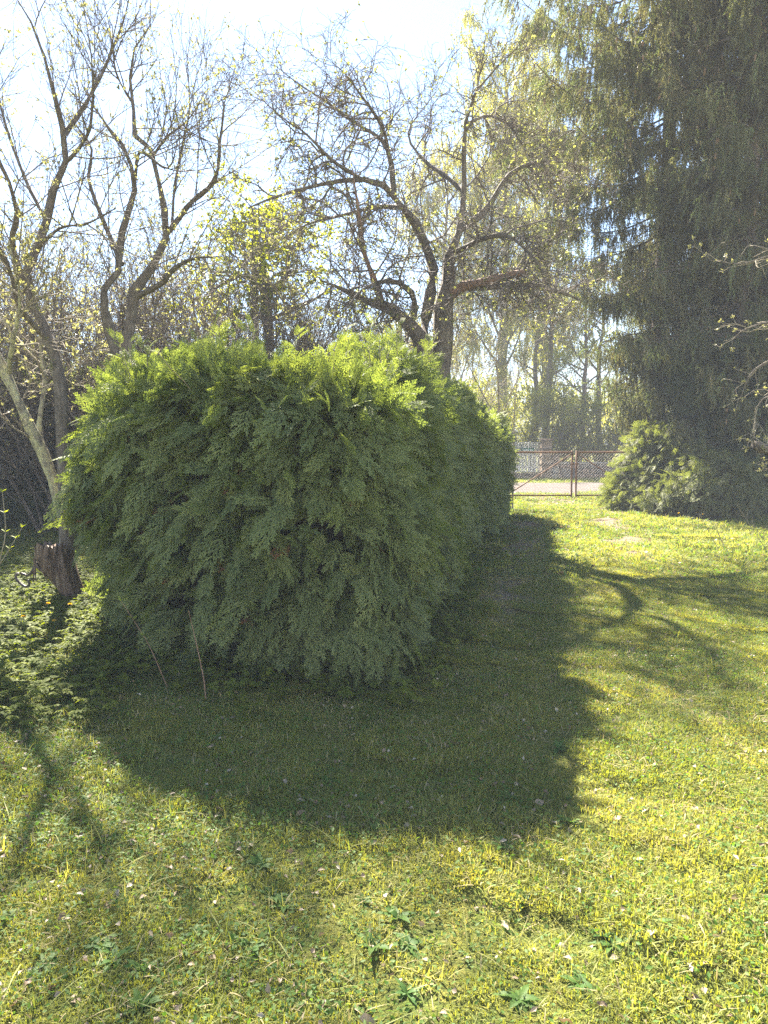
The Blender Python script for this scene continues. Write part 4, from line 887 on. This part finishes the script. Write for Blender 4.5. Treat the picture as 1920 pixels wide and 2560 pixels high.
# evergreen bush peeping over the picket fence
far_hedge('juniper_bush', [(5.3, 35.4, .8, 2.1), (4.6, 35.4, .8, 2.0)], 'dark evergreen bush peeping over the white picket fence', 110, CD, .2, 1.0, 1.4, 86)

# ------------------------------------------------------------------ gate
seed(90)
GY = 21.4; gx = lambda px: P(px, 1245, GY)[0]; gz = lambda py: P(960, py, GY)[2]
def tube_ob(name, a, b, r, mat, parent, S=8):
    g = Geo(); g.tubes(np.array([[a, np.asarray(a) + (np.asarray(b) - np.asarray(a)) * .5, b]], float), np.full((1, 3), r), S, cap=True); return ob(name, g.mesh(name, mat), parent)
def gate_leaf(label, x0, x1, inner_right):
    t = thing('gate_leaf', label, 'gate', (x0, GY, 0)); w = x1 - x0; zb, zt = .05, 1.33
    xi, xo = (w, 0) if inner_right else (0, w)
    tube_ob('post', (0, 0, .03), (0, 0, zt + .05), .03, M['rust'], t); tube_ob('post', (w, 0, .03), (w, 0, zt + .05), .03, M['rust'], t)
    tube_ob('rail', (-.02, 0, zt), (w + .02, 0, zt), .028, M['rust'], t); tube_ob('rail', (0, 0, zb + .03), (w, 0, zb + .03), .024, M['rust'], t)
    tube_ob('brace', (xo, -.03, zb + .05), (xi, -.03, zt - .04), .017, M['rust'], t)
    g = Geo(); pit = .085; L = []
    for s in (1, -1):
        for k in np.arange(-zt, w + zt, pit):
            pts = []
            for z in (zb + .05, zt - .02):
                xx = k + s * (z - zb); pts.append((xx, z))
            (xa, za), (xb, zb2) = pts
            if max(xa, xb) < 0.02 or min(xa, xb) > w - .02: continue
            def cl(xl):
                u = (xl - xa) / (xb - xa); return (xl, za + (zb2 - za) * u)
            A, B = (xa, za), (xb, zb2)
            lo, hi = .02, w - .02
            if A[0] < lo: A = cl(lo)
            if A[0] > hi: A = cl(hi)
            if B[0] < lo: B = cl(lo)
            if B[0] > hi: B = cl(hi)
            L.append([(A[0], .003 * s, A[1]), (B[0], .003 * s, B[1])])
    L = np.array(L); g.tubes(L, np.full((len(L), 2), .0018), 3); ob('chain_link', g.mesh('chain_link', M['wire']), t, kind='stuff')
    g = Geo(); g.box((xi, -.045, 1.0), (.10, .03, .05), bev=.006); ob('latch', g.mesh('latch', M['rust']), t)
    for zz in (.3, 1.1):
        g = Geo(); g.box((xo, -.04, zz), (.06, .05, .07), bev=.006); ob('hinge', g.mesh('hinge', M['rust']), t)
    return t
gate_leaf('rusty chain-link gate leaf beside the far end of the thuja hedge', gx(1268), gx(1428), True)
gate_leaf('rusty chain-link gate leaf beside the pale thuja bush', gx(1439), gx(1600), False)
for px, lb in ((1260, 'rusty steel gate post hidden by the far hedge end'), (1608, 'rusty steel gate post standing inside the pale thuja bush')):
    t = thing('gate_post', lb, 'post', (gx(px), GY, 0)); tube_ob('post', (0, 0, -.1), (0, 0, 1.55), .05, M['rust'], t, 10)
    g = Geo(); g.box((0, 0, 1.57), (.12, .12, .03), bev=.008); ob('post_cap', g.mesh('post_cap', M['rust']), t)

# ------------------------------------------------------------------ fence, sign, pillar, wall across the road
FY = 33.0; fx = lambda px: P(px, 1197, FY)[0]
t = thing('picket_fence', 'white picket fence across the road beside the stone pillar', 'fence', (0, FY, 0))
x1 = fx(1349); pitch = .143
pg = Geo(); pg.box((0, 0, .965), (.112, .022, 1.33), bev=.006); pm = pg.mesh('picket', M['white'])
for k in range(26): ob('picket', pm, t, (x1 - .06 - k * pitch, uni(-.004, .004), uni(-.012, .012)))
for zz in (.5, 1.35):
    g = Geo(); g.box((x1 - 13 * pitch, .045, zz), (26 * pitch, .05, .09), bev=.006); ob('rail', g.mesh('rail', M['white']), t)
g = Geo(); g.box((x1 - 13 * pitch, .06, .13), (26 * pitch, .16, .26), bev=.02); ob('plinth', g.mesh('plinth', M['mortar']), t)
for xx in (x1 - 9 * pitch, x1 - 18 * pitch, x1 - 25.6 * pitch):
    g = Geo(); g.box((xx, .115, .8), (.09, .09, 1.6), bev=.01); ob('post', g.mesh('post', M['pole']), t)
# street-name sign
sx, sz = P(1318.5, 1126.5, FY)[0], P(1318, 1126.5, FY)[2]
t = thing('street_sign', 'green street-name sign with white letters on the picket fence', 'sign', (sx, FY - .05, sz + .04))
g = Geo(); g.box((0, 0, 0), (.56, .012, .165), bev=.004); ob('plate', g.mesh('sign_plate', M['green_sign']), t)
cu = bpy.data.curves.new('lettering', 'FONT'); cu.body = 'Lossi tn'; cu.size = .145; cu.align_x = 'CENTER'; cu.align_y = 'CENTER'; cu.extrude = .0015; cu.offset = .0022
tmp = bpy.data.objects.new('lettering_tmp', cu); COL.objects.link(tmp); bpy.context.view_layer.update()
lm = bpy.data.meshes.new_from_object(tmp.evaluated_get(bpy.context.evaluated_depsgraph_get())); bpy.data.objects.remove(tmp)
lm.materials.clear(); lm.materials.append(M['letter']); ob('lettering', lm, t, (0, -.0095, 0), (math.pi / 2, 0, 0), (.98, 1.05, 1))
for s in (-1, 1):
    g = Geo(); g.box((s * .2, .02, 0), (.03, .03, .12), bev=.003); ob('bracket', g.mesh('bracket', M['metal']), t)
# pillar
px0, px1 = fx(1352), fx(1377); pc = (px0 + px1) / 2; pw = px1 - px0
t = thing('stone_pillar', 'square sandstone gate pillar with flat cap beside the picket fence', 'pillar', (pc, FY + .1, 0))
g = Geo(); g.box((0, 0, .85), (pw - .03, pw - .03, 1.7)); ob('core', g.mesh('pillar_core', M['mortar']), t)
for k in range(5):
    g = Geo(); g.box((0, 0, .172 + k * .34), (pw, pw, .325), bev=.012, jit=.004); ob('block', g.mesh('block', M['block']), t)
g = Geo(); g.box((0, 0, 1.745), (pw + .09, pw + .09, .07), bev=.015); ob('cap', g.mesh('pillar_cap', M['stone_b']), t)
# wall
wx0, wx1 = px1 + .02, 16.0
t = thing('stone_wall', 'low fieldstone wall with pale coping behind the gate and road', 'wall', (0, FY + .15, 0))
g = Geo(); g.box(((wx0 + wx1) / 2, 0, .33), (wx1 - wx0, .26, .66)); ob('mortar_core', g.mesh('wall_core', M['mortar']), t)
k = wx0
while k < wx1 - .3:
    w = float(uni(.9, 1.3)); w = min(w, wx1 - k); g = Geo(); g.box((k + w / 2, 0, .70), (w - .012, .40, .07), bev=.012, jit=.004); ob('coping_slab', g.mesh('coping_slab', M['concrete']), t); k += w
def stone_mesh(sd):
    r = np.random.default_rng(sd); g = Geo(); th = np.linspace(0, 6.28, 9)[:-1]; rr = r.uniform(.82, 1.05, 8)
    f = np.sign(np.cos(th)) * np.abs(np.cos(th)) ** .6, np.sign(np.sin(th)) * np.abs(np.sin(th)) ** .6
    ring = lambda s, y: np.stack([f[0] * rr * s * .5, np.full(8, y), f[1] * rr * s * .5], -1)
    V = np.vstack([ring(1, .05), ring(.98, -.04), ring(.75, -.085), [[0, -.1, 0]]]); F = []
    for a in (0, 8):
        for q in range(8): F.append([a + q, a + (q + 1) % 8, a + 8 + (q + 1) % 8, a + 8 + q])
    g.add(V, F); g.F.append(np.array([[16 + q, 16 + (q + 1) % 8, 24] for q in range(8)])); g.V.append(np.zeros((0, 3))); g.M.append(0)
    return g
SM = [stone_mesh(i).mesh('wall_stone', M['stone_a' if i % 3 else 'stone_b'], False) for i in range(7)]
for row, (zc, hh) in enumerate(((.12, .22), (.345, .22), (.555, .19))):
    k = wx0 + .02 + row * .06
    while k < 12.5:
        w = float(uni(.22, .42)); ob('stone', SM[RNG.integers(0, 7)], t, (k + w / 2, -.125, zc), (0, float(uni(-.12, .12)), 0), (w * 1.0, .9, hh * 1.02)); k += w + .012
# plastered pier next to the pillar
t = thing('wall_pier', 'reddish masonry pier between pillar and low wall', 'pier', (fx(1388), FY - .03, 0))
for k in range(4):
    g = Geo(); g.box((0, 0, .14 + k * .27), (.3, .1, .255), bev=.012, jit=.006); ob('block', g.mesh('pier_block', M['stone_b' if k > 1 else 'concrete']), t)
t = thing('concrete_post', 'short pale concrete post in front of the stone wall', 'post', (fx(1533), FY - .75, 0))
g = Geo(); g.box((0, 0, .40), (.36, .22, .86), bev=.02, jit=.006); ob('shaft', g.mesh('post_shaft', M['concrete']), t)
g = Geo(); g.box((0, 0, .845), (.38, .24, .03), bev=.008); ob('top', g.mesh('post_top', M['white']), t)

# ------------------------------------------------------------------ lamp pole and wire
LY = 24.0; b = P(632, 520, LY)
t = thing('lamp_pole', 'grey wooden street lamp pole standing behind the pear tree', 'street lamp', (b[0], LY, 0))
g = Geo(); z = np.linspace(-.3, b[2], 8); g.tubes(np.stack([z * .004, z * 0, z], -1)[None], np.linspace(.14, .10, 8)[None], 10, cap=True); ob('pole', g.mesh('pole', M['pole']), t)
e = P(664, 524, LY)[0] - b[0]
tube_ob('arm', (0, -.11, b[2] - .12), (e, -.11, b[2] - .02), .035, M['metal'], t)
g = Geo(); g.box((e + .25, -.11, b[2] + .0), (.5, .22, .13), bev=.03); hd = ob('lamp_head', g.mesh('lamp_head', M['metal']), t)
g = Geo(); g.box((e + .28, -.11, b[2] - .085), (.34, .17, .05), bev=.02); ob('lens', g.mesh('lens', M['white']), hd)
g = Geo(); g.box((0, 0, b[2] - .45), (1.0, .08, .09), bev=.01); ob('cross_arm', g.mesh('cross_arm', M['pole']), t)
w0 = np.array([b[0] + .45, LY, b[2] - .42]); w1 = np.array([22.0, 28.0, b[2] - .6]); tt = np.linspace(0, 1, 30)[:, None]
c = w0 + (w1 - w0) * tt; c[:, 2] -= (4 * tt * (1 - tt))[:, 0] * 1.3
g = Geo(); g.tubes(c[None], np.full((1, 30), .008), 4); ob('overhead_wire', g.mesh('overhead_wire', M['hose']), label='thin dark overhead wire running from the lamp pole to the right', cat='wire')

# ------------------------------------------------------------------ stump
seed(95)
sb = G(188, 1505); sb[0] = P(188, 1505, sb[1])[0]
t = thing('tree_stump', 'dark weathered leaning tree stump beside the thuja hedge', 'stump', (0, 0, 0))
SY = float(sb[1])
ax = np.array([P(205, 1530, SY), P(190, 1500, SY), P(165, 1455, SY), P(145, 1415, SY), P(132, 1385, SY), P(130, 1362, SY)])
ax = np.vstack([ax[0] + np.array([.03, 0, -.12]), ax]); K = len(ax); S = 54
rad = np.array([.07, .075, .085, .115, .15, .155, .135]); th = np.linspace(0, 2 * math.pi, S, endpoint=False)
ridge = 1 + .13 * np.sin(th * 5 + .5) + .09 * np.sin(th * 9 + 1) + .07 * np.abs(np.sin(th * 13)) - .05 + .05 * rnd(S)
V = []
for k in range(K):
    s = rad[k] * ridge * (1 + .05 * rnd(S)); tw = .12 * k
    V.append(ax[k] + np.stack([np.cos(th + tw) * s, np.sin(th + tw) * s, .12 * np.cos(th) * rad[k] * (k < K - 1) + .02 * rnd(S) * (k == K - 1)], -1))
i = (np.arange(K - 1)[:, None] * S + np.arange(S)[None]); j = (np.arange(K - 1)[:, None] * S + (np.arange(S)[None] + 1) % S)
g = Geo(); g.add(np.vstack(V), np.stack([i, j, j + S, i + S], -1).reshape(-1, 4)); ob('trunk', g.mesh('stump_trunk', M['stump']), t)
top = V[-1]; g = Geo(); inner = ax[-1] + (top - ax[-1]) * .5 - np.array([0, 0, .012]); g.add(np.vstack([top - [0, 0, .002], inner, ax[-1][None] - [0, 0, .02]]), [[q, (q + 1) % S, S + (q + 1) % S, S + q] for q in range(S)])
g.F.append(np.array([[S + q, S + (q + 1) % S, 2 * S] for q in range(S)])); g.V.append(np.zeros((0, 3))); g.M.append(0); ob('cut_face', g.mesh('stump_cut', M['stump']), t)
def px_path(pts, Y): return np.array([P(a, b, Y) for a, b in pts])
def zz(*p): return [(a / 5.184, 1300 + b / 5.184) for a, b in p]
c = smooth_curve(px_path(zz((480, 540), (430, 620), (385, 690), (340, 725), (290, 710), (240, 695), (205, 705), (195, 740), (230, 785), (290, 830), (340, 855), (380, 850), (400, 815), (375, 770)), SY - .02), 34); c[:, 1] += .03 * np.sin(np.linspace(0, 5, 34))
g = Geo(); g.tubes(c[None], np.full((1, 34), .013), 8, cap=True); ob('root', g.mesh('stump_root', M['hose']), t)
for pts in (((455, 610), (460, 700), (470, 800)), ((440, 640), (438, 720), (436, 790)), ((560, 670), (590, 740), (620, 800)), ((500, 540), (560, 620), (700, 720))):
    c = smooth_curve(px_path(zz(*pts), SY - .08), 6); g = Geo(); g.tubes(c[None], np.linspace(.012, .004, 6)[None], 5); ob('splinter', g.mesh('splinter', M['stump']), t)
# long roots/splinter fin on the left of the stump
c = smooth_curve(px_path(zz((445, 490), (470, 590), (600, 690), (740, 800), (820, 930)), SY - .05), 10); g = Geo(); g.tubes(c[None], np.linspace(.012, .035, 10)[None], 6); ob('splinter', g.mesh('splinter', M['stump']), t)

# ------------------------------------------------------------------ dry stems in front of the hedge, weeds with stalks
def stem(name, label, pts, Y, r, mat, leaves=0, group=None, cat='stem'):
    t = thing(name, label, cat, group=group); c = smooth_curve(px_path(pts, Y), 10); c[0, 2] = min(c[0, 2], 0.0)
    g = Geo(); g.tubes(c[None], np.linspace(r, r * .5, 10)[None], 6); ob('stalk', g.mesh('stalk', mat), t)
    if leaves:
        for q in range(3):
            k = (9, 7, 5)[q]
            for z in range(leaves):
                g = Geo(); a = z * 2.4 + q; broad_leaf(g, c[k], (math.cos(a), math.sin(a) * .6, .8), (math.cos(a + 1.5), 0, 1), .045, .02, 0, .2, 4); ob('leaf', g.mesh('stem_leaf', M['pear']), t)
    return t
stem('dead_stalk', 'thin leafless dry stem standing against the shaded hedge face', [(514, 1722), (500, 1650), (484, 1580), (471, 1525)], 4.5, .004, M['bark_red'])
stem('young_shoot', 'thin shoot with a few young leaves leaning from the hedge face', [(418, 1716), (372, 1612), (335, 1552), (303, 1502)], 4.72, .003, M['bark_red'], 3)
for pts, lb in (([(-12, 1450), (2, 1390), (14, 1330), (6, 1230)], 'upright young shoot with buds left of the tree stump'), ([(-20, 1440), (16, 1385), (40, 1345), (56, 1318)], 'slanting young shoot with buds left of the tree stump')):
    stem('young_shoot', lb, pts, 6.0, .006, M['twig_pale'], 4)
seed(96)
c0 = G(1870, 1390)
for k in range(6):
    x, y = c0[0] + RNG.normal(0, .22), c0[1] + RNG.normal(0, .3); t = thing('dry_weed', 'thin dry weed stalk standing in the sunny grass by dark thuja hedge', 'weed', (x, y, 0), 'dry weed stalks in the sunny grass')
    h = uni(.4, .75); c = np.stack([np.linspace(0, RNG.normal(0, .2), 7), np.linspace(0, RNG.normal(0, .1), 7), np.linspace(-.02, h, 7)], -1)
    g = Geo(); g.tubes(c[None], np.linspace(.005, .002, 7)[None], 4); ob('stalk', g.mesh('weed_stalk', M['twig_pale']), t)
    A = spawn(c[None], np.full((1, 7), .004), 5, .4, .95, 35, 8, .1, .25, 4, .05, .1, .003, .002); g = Geo(); g.tubes(*A, 3); ob('side_stalks', g.mesh('weed_twigs', M['twig_pale']), t)

# ------------------------------------------------------------------ grass, moss, ground cover
def inside_hedge(x, y, m=0.0):
    """inside the hedge plan, grown by m metres"""
    x, y = np.asarray(x, float), np.asarray(y, float); O = HS.out; ins = np.zeros(x.shape, bool); dm = np.full(x.shape, 1e9)
    for a, b in zip(O[:-1], O[1:]):
        c = ((a[1] > y) != (b[1] > y)); ins ^= c & (x < (b[0] - a[0]) * (y - a[1]) / (b[1] - a[1] + 1e-12) + a[0]); dm = np.minimum(dm, np.hypot(x - a[0], y - a[1]))
    sd_ = np.where(ins, -dm, dm); return sd_ < m - .12
def lawn_pts(n, y0, y1, pw=2.0, side=1.25):
    """points over the lawn in front of the house corner, denser close by"""
    u = RNG.random(n); y = (y0 ** (1 - pw) + u * (y1 ** (1 - pw) - y0 ** (1 - pw))) ** (1 / (1 - pw)) if pw != 1 else y0 * (y1 / y0) ** u
    x = uni(-1, 1, n) * (0.56 * y + side); return x, y
def poses(n, tilt=.12): return np.stack([rnd(n) * tilt, rnd(n) * tilt, uni(0, 6.28, n)], -1)
seed(101)
def lay(name, label, x, y, idx, protos, s0, s1):
    e = .12; z = ground_z(x, y); nx, ny = -(ground_z(x + e, y) - ground_z(x - e, y)) / (2 * e), -(ground_z(x, y + e) - ground_z(x, y - e)) / (2 * e)
    Z = nrm(np.stack([nx, ny, np.ones(len(x))], -1)); a = uni(0, 6.28, len(x)); Xa = np.stack([np.cos(a), np.sin(a), 0 * a], -1); Yv = nrm(np.cross(Z, Xa)); Xa = np.cross(Yv, Z)
    scatter(name, np.stack([x, y, z], -1), euler_from_axes(Xa, Yv, Z), uni(s0, s1, len(x)), protos, None, idx, label=label, cat='grass', kind='stuff')
def grid_pts(x0, x1, y0, y1, st):
    x, y = np.meshgrid(np.arange(x0, x1, st), np.arange(y0, y1, st)); x = x.ravel() + uni(-.5, .5, x.size) * st; y = y.ravel() + uni(-.5, .5, y.size) * st; return x, y
x, y = grid_pts(-7.5, 8, .9, 9.6, .36); k = (abs(x) < .58 * y + 1.3) & ~inside_hedge(x, y, -.1); x, y = x[k], y[k]
m = noise2(x, y, .9, 5.) + rnd(len(x)) * .35; tr = track_mask(x, y)
idx = np.select([m < -.7, m < -.15, m < .35, m < .8], [4, 0, 1, 2], 3); idx[(noise2(x, y, 1.5, 12.) > .95)] = 6; idx[(x < -1.6 - .2 * (y - 4)) & (y > 4)] = 6; idx[noise2(x, y, 1.9, 21.) > 1.15] = 5; idx[RNG.random(len(x)) < tr * 2.4 - .2] = 5
lay('grass', 'short patchy spring grass and moss of the near lawn', x, y, idx, LP, .85, 1.15)
x, y = grid_pts(-14, 14, 9.3, 23.4, .8); k = (abs(x) < .6 * y + 2.5) & ~inside_hedge(x, y, -.2); x, y = x[k], y[k]; tr = track_mask(x, y)
idx = RNG.integers(0, 2, len(x)); idx[RNG.random(len(x)) < tr * 1.3 - .1] = 2
lay('grass', 'bright grass of the lawn towards the gate and dark hedges', x, y, idx, FPA, .85, 1.15)
x, y = grid_pts(-6, 18, 30.2, 32.7, .8); lay('grass', 'green grass verge between road and low wall', x, y, RNG.integers(0, 2, len(x)), FPA, .9, 1.3)
# ground elder along the hedge foot and in the sunny corner left of it
seed(102)
n = 1500; sv = uni(HS.S[14], HS.S[92], n); o = HS.at(sv, np.zeros(n), False); md = np.stack([np.interp(sv, HS.S, HS.med[:, k]) for k in (0, 1)], -1)
w = nrm(o[:, :2] - md); dist = np.abs(rnd(n)) * .32 - .12; x, y = (o[:, :2] + w * dist[:, None]).T
n2 = 2300; x2, y2 = uni(-4.6, -1.45, n2), uni(4.0, 8.6, n2); k = (noise2(x2, y2, 1.2, 2.) > -.75) & (x2 < -1.35 - .22 * (y2 - 4.0) + .25 * noise2(x2, y2, 2.)); x = np.append(x, x2[k]); y = np.append(y, y2[k])
x3, y3 = uni(-6, -3, 900), uni(8.5, 13, 900); x = np.append(x, x3); y = np.append(y, y3)
x4, y4 = lawn_pts(420, 2.6, 6.0, 1.2); k = (noise2(x4, y4, 1.2, 8.) > -.2) & (x4 < .6) & inside_hedge(x4, y4, .9); x = np.append(x, x4[k]); y = np.append(y, y4[k])
scatter('ground_elder', np.stack([x, y, ground_z(x, y)], -1), poses(len(x), .15), uni(.35, .85, len(x)), EL, label='leafy ground elder growing round the hedge foot', cat='ground cover', kind='stuff')

# ------------------------------------------------------------------ weeds, dandelions and fallen leaves one by one
seed(103)
x, y = lawn_pts(120, 1.9, 6.5, 1.6); k = ~inside_hedge(x, y, .1); x, y = x[k], y[k]
for i in range(len(x)):
    ob('weed_rosette', RO[i % 3], None, (x[i], y[i], float(ground_z(x[i], y[i]))), (0, 0, float(uni(0, 6.28))), float(uni(.3, .62)), 'low broad-leaved weed rosette growing in the lawn grass', 'weed', 'weed rosettes in the lawn')
x, y = lawn_pts(300, 1.75, 7.5, 1.9); k = ~inside_hedge(x, y, .05); x, y = x[k], y[k]
xx, yy = uni(-.4, 1.3, 60), uni(2.9, 5.2, 60); x = np.append(x, xx); y = np.append(y, yy); k = ~inside_hedge(x, y, .05); x, y = x[k][:295], y[k][:295]
for i in range(len(x)):
    ob('fallen_leaf', DL[i % 4], None, (x[i], y[i], float(ground_z(x[i], y[i])) + .006), (float(uni(-.5, .5)), float(uni(-.5, .5)), float(uni(0, 6.28))), float(uni(.3, .75)), 'small curled dry leaf lying in the lawn grass', 'leaf', 'dry leaves fallen on the lawn')
def dandelion(px, py, lift, group, label):
    p = G(px, py + lift); t = thing('dandelion', label, 'flower', (p[0], p[1], 0), group); h = .16
    g = Geo(); g.tubes(np.array([[[0, 0, -.01], [.005, 0, h / 2], [0, .005, h]]]), np.full((1, 3), .0025), 4); ob('stalk', g.mesh('dandelion_stalk', M['weed']), t)
    g = Geo(); n = 46; a = uni(0, 6.28, n); e = uni(.1, 1.2, n); d = np.stack([np.cos(a), np.sin(a), e], -1); g.leaves(np.repeat([[0, .005, h]], n, 0), d, np.repeat([[0, 0, 1.]], n, 0) + rnd(n, 3) * .2, .024, .008); ob('flower_head', g.mesh('dandelion_head', M['yellow']), t)
    ob('leaf_rosette', RO[0], t, (0, 0, 0), (0, 0, float(uni(0, 6))), .7)
for px, py in ((122, 1509), (176, 1511), (137, 1557), (60, 1545)): dandelion(px, py, 45, 'yellow dandelions by the stump', 'yellow dandelion flower in the weeds below the tree stump')
for px, py in ((1741, 1281), (1756, 1286), (1696, 1283), (1834, 1355), (1870, 1372)): dandelion(px, py, 20, 'yellow dandelions by the dark hedge', 'yellow dandelion flower in grass near the tall dark thuja hedge')

# ------------------------------------------------------------------ added volume box imitating the milky veil of lens glare
m = bpy.data.materials.new('lens_veil_volume'); m.use_nodes = True; m.node_tree.nodes.clear()
hv = m.node_tree.nodes.new('ShaderNodeVolumePrincipled'); ho = m.node_tree.nodes.new('ShaderNodeOutputMaterial'); m.node_tree.links.new(hv.outputs[0], ho.inputs['Volume'])
hv.inputs['Color'].default_value = (.97, .96, .95, 1); hv.inputs['Density'].default_value = 0.0046; hv.inputs['Anisotropy'].default_value = -0.55
g = Geo(); g.box((0, 380, 12.8), (820, 1080, 27.6)); ob('haze', g.mesh('haze', m), label='added thin volume imitating the milky veil of lens glare', cat='haze', kind='stuff')
